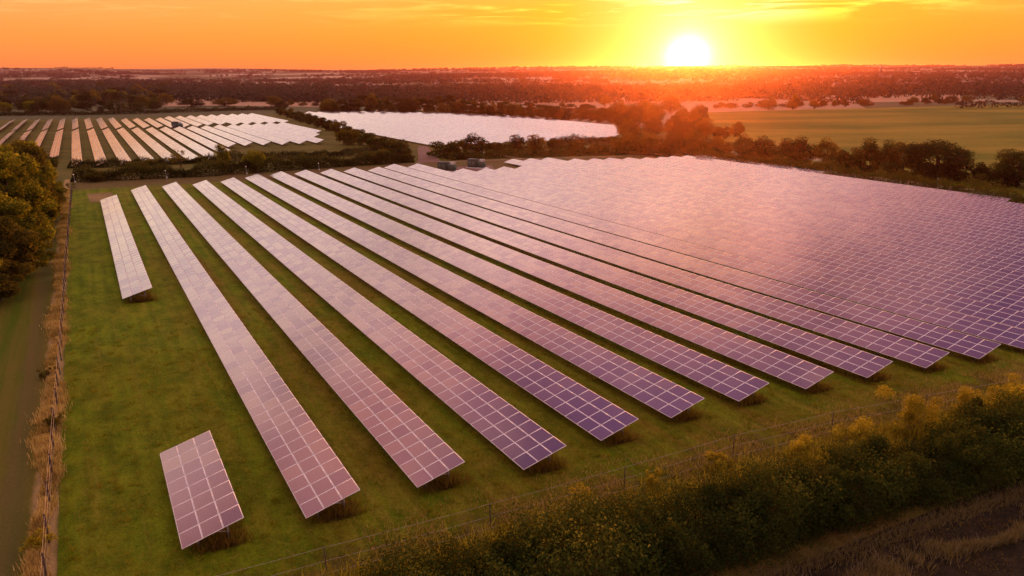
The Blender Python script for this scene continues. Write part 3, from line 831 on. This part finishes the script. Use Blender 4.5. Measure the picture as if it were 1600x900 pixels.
# ------------------------------------------------------------------ left golden clump
G = 'golden trees of the left clump'
LT = [(-16.5, 113, 9.0, 10, 'nearest golden tree along the lane on the left'),
      (-14.0, 122, 11, 11, 'leafy golden tree half way along the left lane'), (-13.4, 138, 11, 11, 'golden tree closely bordering the left lane'),
      (-13.0, 154, 11.5, 11, 'tall golden tree in the middle of the left clump'), (-12.6, 170, 11.5, 11, 'broad amber tree toward the end of the left clump'),
      (-12.0, 187, 11, 11, 'golden tree last but two in the left clump'), (-12.0, 203, 10.5, 10, 'amber tree last but one in the left clump'),
      (-11.6, 217, 9.5, 9, 'endmost olive tree where the left clump meets the hedge'), (-22, 130, 12, 12, 'rear golden tree behind the left lane trees'),
      (-22, 160, 13, 12, 'tallest golden tree at the back of the left clump'), (-21, 190, 12.5, 12, 'rear amber tree touching the distant solar rows'), (-30, 205, 13, 13, 'farthest back olive tree of the left clump'),
      (-32, 170, 13, 13, 'olive tree at the left edge behind the golden clump'),
      (-13.0, 116, 6.0, 7.5, 'low golden shrub tree at the foot of the left clump, nearest the camera'), (-11.0, 130, 6.0, 7.5, 'low golden shrub tree at the foot of the left clump, next to the nearest one'),
      (-10.6, 146, 6.5, 8, 'low amber shrub tree half way along the lane edge'), (-10.2, 163, 6.5, 8, 'low golden shrub tree leaning over the lane, in front of broad amber crowns'), (-9.8, 180, 6.5, 8, 'low golden shrub tree near the far end of the lane'), (-9.2, 197, 6.0, 7.5, 'low amber shrub tree closest to the lane end'),
      (-22, 116, 11, 11, 'olive tree behind the nearest lane trees at the left edge'), (-17, 145, 13.5, 11, 'tall olive tree rising in the heart of the left clump')]
for i, (n, d, h, w, lab) in enumerate(LT): plant('near_gold', n + .8, d, h * (1.18 + .45 * (d > 150)), w * 1.15, lab, G, v=(i % 3) * 3 + (2 if 'olive' in lab else (1 if i % 4 == 1 else 0)))

# ------------------------------------------------------------------ hedges in the middle distance
def hl(*px): return [sv(*p) for p in px]
hedge('hedge', hl((112, 284), (200, 281), (330, 275), (450, 266), (560, 259), (645, 254)), 3.4, 3.6, 38, .38, 'leaf_green', 'near green hedge directly behind the far ends of the left rows')
hedge('hedge', hl((106, 263), (220, 260), (330, 254), (450, 248), (560, 243), (625, 240)), 2.6, 2.6, 40, .34, 'leaf_dark', 'dark clipped hedge bordering the distant left solar field')
hedge('hedge', hl((1085, 251), (1200, 263), (1300, 277), (1420, 294), (1520, 310), (1600, 323), (1700, 339)), 4.4, 3.9, 30, .32, 'leaf_olive', 'long low hedge along the outer edge of the big array')
hedge('hedge', hl((700, 250), (800, 246), (900, 243), (1000, 241), (1090, 246)), 5.0, 2.6, 20, .38, 'leaf_green', 'scrubby hedge behind the stepped far row ends')
hedge('hedge', hl((860, 226), (920, 224), (985, 224)), 6.0, 3.4, 18, .4, 'leaf_dark', 'dark hedge right of the round copse trees')
hedge('hedge', hl((0, 181), (120, 180), (240, 177), (330, 174), (430, 172)), 3.5, 3.0, 8, .7, 'leaf_dark', 'thin dark hedge behind the distant left solar field')
# diagonal line of round bushes between the two distant solar fields
G = 'round bushes between the two distant solar fields'
pts = [(440, 180), (452, 184), (464, 188), (477, 191), (490, 195), (503, 199), (517, 204), (530, 209), (545, 215), (560, 221), (576, 227), (592, 234), (608, 240), (545, 226), (620, 243)]
for i, (px, py) in enumerate(pts):
    plant_seen('bush', px, py, py - 15 - i * .9, 20 + i * 1.7, f'{ordinal(i + 1)} round bush from the top in the diagonal hedge between two solar fields', G, 'bush', 'bush')
for (px, by, ty, w, key, lab) in ((350, 268, 219, 26, 'round_gold', 'russet hedgerow tree in front of the distant left rows'), (400, 270, 226, 40, 'round_gold', 'rounded golden tree standing out of the hedge'),
                                  (283, 262, 232, 32, 'open', 'half bare thin tree before the distant left rows'), (225, 268, 246, 60, 'bush', 'broad green bush swelling out of the near hedge'),
                                  (150, 284, 266, 40, 'bush', 'low green bush at the hedge corner by the fence'), (480, 262, 247, 36, 'bush', 'light green bush in the near hedge'), (590, 256, 232, 50, 'bush', 'bulky bush at the right end of the near hedge'), (630, 252, 228, 40, 'bush', 'dark bush beside the dirt track')):
    plant_seen(key, px, by, ty, w, lab, 'trees and bushes in the near hedge', 'bush' if key == 'bush' else 'tree', 'bush' if key == 'bush' else 'tree')
# copse behind the transformer yard
G = 'trees of the copse by the transformer yard'
for (px, by, ty, w, key, lab) in ((690, 246, 219, 46, 'bush', 'bushy dark tree at the left end of the copse'), (715, 244, 213, 36, 'bush', 'dark shrubby tree second from left in the copse'), (743, 243, 206, 46, 'round', 'tall round copse tree nearest the transformer cabinets'),
                                  (770, 243, 219, 34, 'bush', 'lower copse bush right of the tallest tree'), (790, 241, 222, 34, 'bush', 'short copse bush before the middle distant array'), (808, 240, 206, 34, 'round', 'slim round-topped tree left of a matching copse tree'), (838, 240, 206, 40, 'round', 'round-topped tree right of a matching copse tree'),
                                  (870, 238, 212, 34, 'round', 'smaller rounded tree toward the right of the copse'), (722, 249, 236, 30, 'bush', 'low pale bush at the foot of the copse'), (900, 238, 220, 40, 'bush', 'bushy copse tree fading into the dark hedge'), (935, 238, 222, 44, 'bush', 'last copse bush before the glowing wood')):
    plant_seen(key, px, by, ty, w, lab, G, 'bush' if key == 'bush' else 'tree', 'bush' if key == 'bush' else 'tree')
# tree line right of the big array
G = 'trees between the big array and the crop field'
TL = [(975, 240, 206, 44, 'round', 'sunlit tree at the left start of the right-hand tree line'), (1010, 242, 206, 44, 'round', 'red glowing round tree under the sun, left of two wide ones'), (1048, 243, 203, 40, 'round', 'wide red glowing tree just below the sun'), (1082, 243, 207, 38, 'round', 'glowing round tree right below the sun'),
      (1104, 216, 181, 36, 'round', 'glowing tree standing forward at the crop field corner'), (1148, 214, 189, 24, 'round', 'small round tree alone at the crop field corner'), (1125, 216, 196, 30, 'bush', 'low bush between the two corner trees'),
      (1125, 243, 212, 38, 'round', 'orange tinted tree in the gap after the glowing trees'), (1163, 245, 209, 30, 'round', 'narrow round tree before the crop field'), (1192, 249, 212, 32, 'round', 'loose leafy tree after the narrow round tree'), (1207, 252, 230, 14, 'cone', 'small pointed conifer in front of the tree line'), (1226, 251, 215, 32, 'round', 'round tree right of the small conifer'),
      (1253, 254, 212, 38, 'round', 'dense round tree, second right of the conifer'), (1291, 258, 214, 34, 'round', 'egg-shaped tree in the middle of the right-hand line'), (1318, 262, 232, 30, 'bush', 'low bush filling a gap in the tree line'), (1349, 265, 214, 40, 'round', 'rough topped tree left of a close pair'), (1380, 267, 217, 34, 'round', 'taller tree of the close pair'), (1410, 270, 217, 44, 'round', 'wide tree touching the great round tree'),
      (1462, 281, 208, 100, 'big', 'great round dark tree, largest in the right-hand line'), (1522, 285, 252, 38, 'bush', 'dark low tree right of the great round tree'), (1588, 291, 226, 90, 'big', 'big green tree at the right picture edge'), (1640, 300, 235, 90, 'big', 'green tree beyond the right picture edge'),
      (1335, 262, 240, 30, 'bush', 'olive bush below the rough topped tree'), (1240, 257, 236, 28, 'bush', 'olive bush below the dense round tree'), (1555, 290, 262, 40, 'bush', 'yellowish bush between dark low tree and big green tree')]
for i, (px, by, ty, w, key, lab) in enumerate(TL):
    plant_seen(key, px, by, ty - 2, w * (1.26 if key == 'round' else 1.1), lab, G, 'bush' if key == 'bush' else 'tree', 'bush' if key == 'bush' else 'tree')
for i in range(26):
    px = 1100 + i * 19 + random.uniform(-6, 6); by = 249 + (px - 1100) * .092 + random.uniform(-7, 2)
    plant_seen('bush', px, by, by - random.uniform(15, 26), random.uniform(22, 36), 'low rounded bush at the feet of the right-hand tree line', 'undergrowth bushes of the right-hand tree line', 'bush', 'bush', parts=False)
# glowing wood between the middle array and the crop field
G = 'trees of the glowing wood under the sun'
for i in range(30):
    px = random.uniform(955, 1095); by = 180 + random.random() * 42 + max(0, (px - 1040)) * .12
    if px < 975 and by > 196: by = 190
    plant_seen('round', px, by, by - random.uniform(22, 36), random.uniform(24, 38), 'red tinted tree crowded in the wood below the sun', G, parts=False)
plant_seen('round', 1048, 178, 147, 34, 'tall dome shaped tree standing highest against the sun glare', 'lone trees near the stubble strips')
plant_seen('round', 1006, 172, 154, 22, 'round tree left of the tall dome tree under the sun', 'lone trees near the stubble strips')
plant_seen('round', 945, 166, 147, 20, 'small round tree before the glowing stubble strip', 'lone trees near the stubble strips')
# plantation strip behind the middle distant array
G = 'trees of the plantation strip behind the middle array'
for i in range(80):
    px = 505 + 460 * (i + random.random()) / 80; f = (px - 505) / 460
    by = 176.5 + max(0, f - .35) * 27 - random.random() * 7 * (0 if i % 3 == 0 else 1)
    ty = by - random.uniform(18, 24) - f * 3
    plant_seen(random.choice(['tall', 'cone', 'round', 'tall']), px, by, ty, random.uniform(16, 25), 'slender tree packed into the dark plantation strip', G, parts=False)
for (px, by, ty, w, lab) in ((580, 172, 144, 22, 'dark tree rising above the left part of the plantation'), (515, 176, 153, 34, 'rounded tree at the left end of the plantation'), (430, 167, 147, 30, 'large tree on the near edge of the tan stubble'), (440, 171, 156, 22, 'olive tree just before the large stubble edge tree'), (300, 167, 153, 44, 'spreading low tree in front of the tan stubble'), (352, 166, 152, 44, 'wide flat tree in the middle of the tan stubble edge'), (240, 172, 152, 30, 'dark round tree left of the tan stubble'), (215, 174, 158, 38, 'dark broad tree beside the utility poles'), (455, 165, 154, 12, 'little round tree on the tan stubble'), (473, 166, 159, 14, 'small bush on the tan stubble'), (493, 166, 159, 14, 'small bush at the right end of the tan stubble')):
    plant_seen('round', px, by, ty, w, lab, 'trees round the tan stubble field')
# wood at the far left
G = 'trees of the mixed wood at the far left'
for i in range(75):
    f = random.random(); px = -20 + 285 * f ** 1.1
    u = random.random(); by = 179 - 42 * u ** 1.2 - (px / 285) * 2
    hh = (25 - 13 * u) * random.uniform(.75, 1.25)
    plant_seen(random.choice(['round', 'round', 'round', 'round_gold', 'tall']), px, by, by - hh, hh * random.uniform(.9, 1.5), 'tree crowded in the mixed autumn wood at the far left', G, parts=False)
# row of trees on the crop field's far boundary
G = 'trees along the far boundary of the crop field'
for i in range(34):
    px = random.uniform(1090, 1600); by = 171 - (px - 1090) * .018 + random.uniform(-3, .5)
    plant_seen('round', px, by, by - random.uniform(5, 13), random.uniform(8, 22), 'small tree on the far boundary of the crop field', G, parts=False)
for (px, by, ty, w, lab) in ((1238, 171, 144, 24, 'full round tree leftmost on the crop field boundary'), (1272, 170, 153, 20, 'round tree right of the full boundary tree'), (1200, 172, 150, 26, 'glowing tree at the near boundary corner'), (1320, 167, 154, 14, 'lone bush on the boundary stubble'), (1425, 163, 150, 22, 'dark round tree on the boundary, above the big round tree'), (1458, 158, 144, 10, 'slim tree on the far stubble strip')):
    plant_seen('round', px, by, ty, w, lab, 'named boundary trees of the crop field')

# ------------------------------------------------------------------ far woods, hedgerows, town
def far_scatter():
    cs, rad, hs = [], [], []
    rg = np.random.default_rng(5)
    def add(n, d, r, h): cs.append((n, d)); rad.append(r); hs.append(h)
    for i in range(170):                                            # hedgerows
        az = rg.uniform(-37, 38); r = 900 + 6300 * rg.uniform() ** 1.15
        x, y = r * math.sin(R(az)), r * math.cos(R(az)); a = R(rg.choice([12, 17, 100, 107]) + rg.normal() * 5); L_ = rg.uniform(120, 420)
        m = int(L_ / (9 + r / 700))
        for q in np.linspace(-.5, .5, m):
            n_, d_ = nd(x + math.cos(a) * q * L_, y + math.sin(a) * q * L_)
            s = rg.uniform(.7, 1.4) if rg.uniform() < .8 else 2.0
            add(n_, d_, 4.6 * s + r / 1600, 6.0 * s)
    for i in range(170):                                            # woods
        az = rg.uniform(-38, 38); r = 950 + 5600 * rg.uniform() ** 1.0
        x, y = r * math.sin(R(az)), r * math.cos(R(az)); ra = rg.uniform(90, 420); rb = ra * rg.uniform(.08, .25)
        for q in range(int(ra * rb / (110 + r * .05)) + 6):
            a, u = rg.uniform(0, 6.28), math.sqrt(rg.uniform())
            n_, d_ = nd(x + math.cos(a) * u * ra, y + math.sin(a) * u * rb)
            add(n_, d_, rg.uniform(5, 9) + r / 1500, rg.uniform(9, 16))
    return np.array(cs), np.array(rad), np.array(hs)
cs, rad, hs = far_scatter()
me = foliage_mass('far_woods', cs, rad, hs, 40, .42, 'leaf_far')
tag(link(bpy.data.objects.new('far_woods', me)), 'distant woods and hedgerows spread over the countryside to the horizon', 'woodland', None, 'stuff')
# left wood backdrop and mid belt (450-1000 m)
def belt(specs, label, m='leaf_far'):
    cs, rad, hs = [], [], []
    rg = np.random.default_rng(len(specs) * 7 + 3)
    for (x0, x1, y0, y1, k, h0, h1) in specs:
        for i in range(k):
            n_, d_, t = survey(rg.uniform(x0, x1), rg.uniform(y0, y1)); s = rg.uniform(h0, h1)
            cs.append((n_, d_)); s *= rg.choice([.8, 1.0, 1.3, 1.6]); rad.append(s * rg.uniform(.40, .70)); hs.append(s)
    me = foliage_mass('woodland', np.array(cs), np.array(rad), np.array(hs), 110, .24, m)
    tag(link(bpy.data.objects.new('woodland', me)), label, 'woodland', None, 'stuff')
belt([(-60, 520, 138, 152, 250, 8, 14), (-60, 260, 150, 170, 90, 9, 14)], 'dusky unbroken woodland behind the far left trees')
belt([(500, 1000, 137, 151, 230, 8, 14)], 'dusky unbroken woodland behind the plantation strip')
belt([(1000, 1660, 134, 146, 190, 6, 11)], 'hazy wooded belt between stubble strips and town')

def house_mesh(w, l, h, rh, wall):
    b = MB()
    v = [(-w/2, -l/2, -1), (w/2, -l/2, -1), (w/2, l/2, -1), (-w/2, l/2, -1), (-w/2, -l/2, h), (w/2, -l/2, h), (w/2, l/2, h), (-w/2, l/2, h), (0, -l/2, h + rh), (0, l/2, h + rh)]
    b.add(v, [(0, 4, 7, 3), (1, 2, 6, 5), (0, 1, 5, 4), (2, 3, 7, 6)], [(4, 5, 8), (6, 7, 9)])
    o = .4
    b.add([(-w/2 - o, -l/2 - o, h - .2), (0, -l/2 - o, h + rh + .15), (0, l/2 + o, h + rh + .15), (-w/2 - o, l/2 + o, h - .2), (w/2 + o, -l/2 - o, h - .2), (w/2 + o, l/2 + o, h - .2)], [(0, 1, 2, 3), (1, 4, 5, 2)], mi=1)
    b.box((w * .2, l * .3, h + rh * .9), (.8, .8, 2.0), mi=0)
    return b.mesh('house', [wall, M['house_roof']])
HM = [house_mesh(7, 9, 5, 3.2, M['house_wall']), house_mesh(8, 12, 5.5, 3.5, M['house_pale']), house_mesh(7, 18, 5.5, 3.0, M['house_wall']), house_mesh(9, 10, 5, 4, M['house_pale'])]
def house(px, py, label, group):
    n, d, t = survey(px, py); o = link(bpy.data.objects.new('house', random.choice(HM)))
    o.location = P(n, d); o.rotation_euler = (0, 0, random.uniform(0, 3.14)); s = random.uniform(.9, 1.3); o.scale = (s, s, s)
    tag(o, label, 'house', group)
for i in range(110):
    px = 1150 + 470 * random.random() ** .8; house(px, random.uniform(121, 146) - (px - 1150) * .006, 'small roofed house among trees in the distant town', 'houses of the distant town')
for i in range(34):
    house(random.uniform(560, 940), random.uniform(122, 143), 'tiny house scattered in the misty middle countryside', 'houses in the middle countryside')
# church
n, d, t = survey(1375, 127)
ch = empty('church', P(n, d)); tag(ch, 'stone church with a thin spire above the distant town', 'church'); ch.scale = (1.0, 1.0, 1.0)
b = MB(); b.box((0, 0, 9), (7, 7, 22)); b.build('tower', M['stone'], ch)
b = MB(); b.add([(-3.6, -3.6, 20), (3.6, -3.6, 20), (3.6, 3.6, 20), (-3.6, 3.6, 20), (0, 0, 46)], [(3, 2, 1, 0)], [(0, 1, 4), (1, 2, 4), (2, 3, 4), (3, 0, 4)]); b.build('spire', M['stone'], ch)
b = MB(); b.add([(3.5, -5, -2), (30, -5, -2), (30, 5, -2), (3.5, 5, -2), (3.5, -5, 8), (30, -5, 8), (30, 5, 8), (3.5, 5, 8), (3.5, 0, 14), (30, 0, 14)], [(0, 1, 5, 4), (2, 3, 7, 6), (4, 5, 9, 8), (6, 7, 8, 9)], [(1, 6, 5), (1, 2, 6), (5, 6, 9)]); b.build('nave', M['stone'], ch)

# ------------------------------------------------------------------ yard equipment
def substation(px, py, label, rz, s=1.0):
    n, d, t = survey(px, py)
    r = empty('transformer_station', P(n, d, .08), rz); r.scale = (s, s, s); tag(r, label, 'transformer', 'green transformer stations')
    b = MB(); b.box((0, 0, .12), (7.2, 3.4, .3)); b.build('plinth', M['ceramic'], r)
    b = MB(); b.box((-1.5, 0, 1.55), (3.6, 2.5, 2.5))
    for i in range(9): b.box((-3.1 + i * .4, -1.27, 1.55), (.06, .05, 2.3))
    hs_ = b.build('housing', M['cabinet'], r)
    b = MB(); b.add([(-3.5, -1.5, 2.82), (.5, -1.5, 2.82), (.5, 1.5, 2.82), (-3.5, 1.5, 2.82), (-3.3, 0, 3.15), (.3, 0, 3.15)], [(3, 2, 1, 0), (0, 1, 5, 4), (2, 3, 4, 5)], [(1, 2, 5), (3, 0, 4)]); b.build('roof', M['cabinet_roof'], r)
    for x in (-2.3, -.8):
        b = MB(); b.box((x, -1.33, 1.45), (1.1, .06, 2.0)); dr = b.build('door', M['cabinet_roof'], r)
        b = MB(); b.box((x + .4, -1.40, 1.45), (.06, .06, .3)); b.build('handle', M['steel'], dr)
    b = MB(); b.box((1.9, 0, 1.35), (1.7, 1.5, 2.0)); b.build('transformer_tank', M['cabinet'], r)
    for y in (-1, 1):
        b = MB()
        for i in range(8): b.box((1.2 + i * .2, y * 1.02, 1.3), (.05, .5, 1.6))
        b.build('radiator', M['cabinet_roof'], r)
    b = MB(); b.tube([(1.1, .3, 2.85), (2.7, .3, 2.85)], .28, 10); b.build('oil_conservator', M['ceramic'], r)
    for x in (1.4, 1.9, 2.4):
        b = MB(); b.tube([(x, -.4, 2.34), (x, -.4, 2.6), (x, -.4, 3.1)], [.10, .13, .06], 8); b.build('insulator', M['ceramic'], r)
substation(700, 268, 'green transformer station nearer the dirt track, left of its twin', AZ * -1 + R(-62))
substation(746, 263, 'green transformer station right of its twin, beside the stepped rows', AZ * -1 + R(-62))
substation(530, 199, 'small green transformer station inside the notch of the middle array', AZ * -1 + R(-62))
substation(278, 200, 'teal transformer station between the left distant row blocks', AZ * -1 + R(-62), 1.25)

def camera_pole(px, py, label, h=3.4):
    n, d, t = survey(px, py); r = empty('camera_pole', P(n, d)); tag(r, label, 'camera pole', 'security camera poles')
    b = MB(); b.tube([(0, 0, -.2), (0, 0, h)], .055, 8); b.build('pole', M['steel'], r)
    b = MB(); b.box((0, -.18, h - .05), (.16, .5, .16)); b.box((0, -.46, h - .05), (.1, .06, .1)); b.build('camera', M['white_paint'], r)
    b = MB(); b.box((.14, 0, 1.4), (.18, .28, .38)); b.build('control_box', M['white_paint'], r)
for (px, py, lab) in ((118, 292, 'camera pole at the far left corner of the fence'), (261, 285, 'white-headed camera pole before the hedge near the first rows'), (499, 272, 'camera pole in front of the hedge among the sixth row ends'), (386, 278, 'slim camera pole by the hedge beside the golden tree'), (1297, 276, 'camera pole by the low hedge at the stepped row end'), (1463, 296, 'camera pole against the low hedge under the great round tree')): camera_pole(px, py, lab)
def utility_pole(px, by, ty, label, arms=1):
    n, d, t = survey(px, by); h = H + t * bearing(px, ty)[2] - float(zg(n, d))
    r = empty('utility_pole', P(n, d), R(20)); tag(r, label, 'utility pole', 'utility poles beyond the left solar field')
    b = MB(); b.tube([(0, 0, -.5), (0, 0, h)], [.28, .20], 8); b.build('pole', M['wood_post'], r)
    b = MB(); b.box((0, .2, h - .5), (2.6, .14, .18)); b.build('crossarm', M['wood_post'], r)
    for x in (-1.1, 0, 1.1):
        b = MB(); b.tube([(x, .2, h - .41), (x, .2, h - .05)], [.10, .07], 6); b.build('insulator', M['ceramic'], r)
utility_pole(182, 180, 161, 'left one of two close wooden utility poles behind the left field')
utility_pole(190, 180, 160, 'right one of two close wooden utility poles behind the left field')
utility_pole(227, 179, 167, 'lone shorter utility pole right of the close pair')

# ------------------------------------------------------------------ air
hz = MB()
x0, x1, y0, y1 = -15500, 15500, -8000, 14500
lowest = -40.0
hz.add([(x0, y0, lowest), (x1, y0, lowest), (x1, y1, lowest), (x0, y1, lowest), (x0, y0, 150), (x1, y0, 150), (x1, y1, 150), (x0, y1, 150)], [(3, 2, 1, 0), (4, 5, 6, 7), (0, 1, 5, 4), (1, 2, 6, 5), (2, 3, 7, 6), (3, 0, 4, 7)])
m, nt, out = mat('haze_air')
pv = nt.nodes.new('ShaderNodeVolumePrincipled')
pv.inputs['Color'].default_value = (.92, .31, .36, 1); pv.inputs['Density'].default_value = HAZE_D = 4.9e-5; pv.inputs['Anisotropy'].default_value = .89
nt.links.new(pv.outputs[0], out.inputs['Volume'])
tag(hz.build('haze', m), 'warm evening haze lying over the countryside', 'haze', None, 'stuff')

# ------------------------------------------------------------------ light and sky
sun_b = bearing(1075, 84); SUN_AZ = math.atan2(sun_b[0], sun_b[1]); SUN_EL = R(.95)
SD = Vector((math.sin(SUN_AZ) * math.cos(SUN_EL), math.cos(SUN_AZ) * math.cos(SUN_EL), math.sin(SUN_EL)))
sl = bpy.data.lights.new('sun', 'SUN'); sl.energy = 5.0; sl.angle = R(.55); sl.color = (1.0, .33, .03)
so = link(bpy.data.objects.new('sun', sl)); so.rotation_euler = SD.to_track_quat('Z', 'Y').to_euler()

w = bpy.data.worlds.new('World'); scene.world = w; w.use_nodes = True
nt = w.node_tree; nt.nodes.clear(); g = NT(nt)
out = g.n('OutputWorld'); bg = g.n('Background')
dirv = g.n('TexCoord').outputs['Generated']
nrm = g.n('VectorMath', operation='NORMALIZE'); g.set(nrm.inputs[0], dirv); dirn = nrm.outputs[0]
sp = g.n('SeparateXYZ'); g.set(sp.inputs[0], dirn)
el = g.math('DIVIDE', g.math('ARCSINE', sp.outputs[2]), math.pi / 2)          # 0..1
dt = g.n('VectorMath', operation='DOT_PRODUCT'); g.set(dt.inputs[0], dirn); dt.inputs[1].default_value = SD
cosv = g.math('MAXIMUM', dt.outputs['Value'], 0.0)
SC = 4.0
def deg(x): return x / 90
STOPS = [(0, (1.05, .30, .06)), (2.5, (1.08, .36, .07)), (5.2, (1.12, .44, .14)), (6.3, (1.45, .88, .52)), (7.4, (1.95, 1.42, 1.02)), (9.5, (2.0, 1.58, 1.28)), (14, (1.70, 1.30, 1.10)), (18.5, (1.80, 1.32, 1.20)), (25, (2.35, 1.52, 1.28)), (29.5, (2.25, 1.20, 1.04)),
         (32.5, (1.72, .65, .58)), (35.5, (.88, .32, .43)), (38.5, (.62, .23, .41)), (42, (.50, .20, .44)), (52, (.36, .17, .40)), (60, (.6, .4, .6)), (72, (1.1, .88, .92)), (90, (1.35, 1.12, 1.1))]
daz = g.math('ABSOLUTE', g.math('SUBTRACT', g.math('ARCTAN2', sp.outputs[0], sp.outputs[1]), SUN_AZ))
el2 = g.math('ADD', el, g.math('MULTIPLY', g.math('MULTIPLY', g.math('MINIMUM', daz, 1.5), .12 * 2 / math.pi), g.rng(el, deg(6), deg(15))))
grad = g.ramp(el2, [(deg(a), tuple(q / SC for q in c)) for a, c in STOPS])
grad = g.mix(1.0, grad, (SC, SC, SC), 'MULTIPLY')
# darker away from the sun
side = g.math('DIVIDE', g.math('ADD', g.math('MULTIPLY', sp.outputs[0], math.sin(SUN_AZ)), g.math('MULTIPLY', sp.outputs[1], math.cos(SUN_AZ))), g.math('ADD', g.math('SQRT', g.math('ADD', g.math('MULTIPLY', sp.outputs[0], sp.outputs[0]), g.math('MULTIPLY', sp.outputs[1], sp.outputs[1]))), .12))
fall = g.rng(side, -.5, .75, .50, 1.0)
vm = g.n('VectorMath', operation='SCALE'); g.set(vm.inputs[0], grad); g.set(vm.inputs['Scale'], fall); grad = vm.outputs[0]
# warm lobes added to the unseen sky for orange sheen on the panels
for az_, el_, p_, col_ in ((4, 31, 150, (1.7, .70, .24)), (-31, 34, 200, (1.5, .58, .24)), (16, 38, 220, (.7, .22, .16))):
    x = g.n('VectorMath', operation='DOT_PRODUCT'); g.set(x.inputs[0], dirn); x.inputs[1].default_value = (math.sin(R(az_)) * math.cos(R(el_)), math.cos(R(az_)) * math.cos(R(el_)), math.sin(R(el_)))
    v_ = g.math('POWER', g.math('MAXIMUM', x.outputs['Value'], 0.0), p_)
    v_ = g.math('MULTIPLY', v_, g.math('ADD', .45, g.noise(g.mapping(dirn, (5, 5, 9)), 1.6, 5, .6, .3)))
    x = g.n('VectorMath', operation='SCALE'); x.inputs[0].default_value = col_; g.set(x.inputs['Scale'], v_)
    y = g.n('VectorMath', operation='ADD'); g.set(y.inputs[0], grad); g.set(y.inputs[1], x.outputs[0]); grad = y.outputs[0]
# thin cloud streaks
stretch = g.mapping(dirn, (2.2, 2.2, 30.0)); cn = g.noise(stretch, 2.6, 7, .62, .6)
cl = g.math('MULTIPLY', g.rng(cn, .46, .64), g.rng(el, deg(2.9), deg(4.8)))
near_sun = g.rng(cosv, .94, .995)
cl1 = g.math('MULTIPLY', cl, g.math('ADD', .16, g.math('MULTIPLY', near_sun, .84)))
cl1 = g.math('MULTIPLY', cl1, g.rng(el, deg(9), deg(6)))
grad = g.mix(cl1, grad, (2.3, 1.45, .70))
cn2 = g.noise(g.mapping(dirn, (3.0, 3.0, 6.5)), 1.5, 6, .6, .4)
k2 = g.math('MULTIPLY', g.rng(el, deg(12), deg(22)), g.math('SUBTRACT', g.rng(cn2, .30, .70, .0, 1.0), .5))
vm = g.n('VectorMath', operation='SCALE'); g.set(vm.inputs[0], grad); g.set(vm.inputs['Scale'], g.math('ADD', 1.0, g.math('MULTIPLY', k2, .75))); grad = vm.outputs[0]
cn3 = g.noise(g.mapping(dirn, (2.2, 2.2, 4.0), loc=(3, 1, 2)), 1.7, 4, .6, .3)
grad = g.mix(g.math('MULTIPLY', g.rng(el, deg(14), deg(26)), g.rng(cn3, .50, .66, 0, .45)), grad, (2.6, 1.25, .95))
def glow(p, s, col):
    v = g.math('MULTIPLY', g.math('POWER', cosv, p), s)
    x = g.n('VectorMath', operation='SCALE'); x.inputs[0].default_value = col; g.set(x.inputs['Scale'], v); return x.outputs[0]
tot = grad
for (p, s, c) in ((8000, 5.0, (1, .94, .75)), (3600, 1.7, (1, .93, .66)), (620, 1.3, (1, .84, .36)), (150, .36, (1, .64, .03)), (45, .12, (1, .46, .0))):
    x = g.n('VectorMath', operation='ADD'); g.set(x.inputs[0], tot); g.set(x.inputs[1], glow(p, s, c)); tot = x.outputs[0]
# physical sky underneath
sk = g.n('TexSky'); sk.sky_type = 'NISHITA'; sk.sun_disc = False; sk.sun_elevation = SUN_EL; sk.sun_rotation = SUN_AZ; sk.altitude = 60; sk.dust_density = 3.0; sk.air_density = 1.3
x = g.n('VectorMath', operation='SCALE'); g.set(x.inputs[0], sk.outputs[0]); x.inputs['Scale'].default_value = .05
y = g.n('VectorMath', operation='ADD'); g.set(y.inputs[0], tot); g.set(y.inputs[1], x.outputs[0])
low = g.math('MULTIPLY', g.math('POWER', cosv, 6.0), g.rng(el, deg(8), deg(4)))
low = g.math('MULTIPLY', low, g.rng(cosv, .9985, .985))
g.set(bg.inputs[0], g.mix(g.math('MULTIPLY', low, .9), y.outputs[0], g.mix(1.0, y.outputs[0], (1.0, 1.03, .06), 'MULTIPLY'))); bg.inputs[1].default_value = 1.0
nt.links.new(bg.outputs[0], out.inputs[0])

# ------------------------------------------------------------------ camera and view
cam = bpy.data.cameras.new('camera'); cam.sensor_width = 36; cam.lens = FPX / 1600 * 36; cam.clip_end = 40000; cam.clip_start = .5
co = link(bpy.data.objects.new('camera', cam))
co.matrix_world = Matrix.Translation((0, 0, H)) @ (Matrix.Rotation(math.pi / 2 - PITCH, 4, 'X') @ Matrix.Rotation(ROLL, 4, 'Z'))
scene.camera = co
scene.view_settings.view_transform = 'Standard'; scene.view_settings.look = 'None'
scene.view_settings.exposure = 0; scene.view_settings.gamma = 1; scene.view_settings.use_curve_mapping = False
cy = scene.cycles
cy.max_bounces = 6; cy.diffuse_bounces = 2; cy.glossy_bounces = 3; cy.transmission_bounces = 3; cy.volume_bounces = 0; cy.transparent_max_bounces = 8
cy.use_denoising = True; cy.sample_clamp_indirect = 4.0
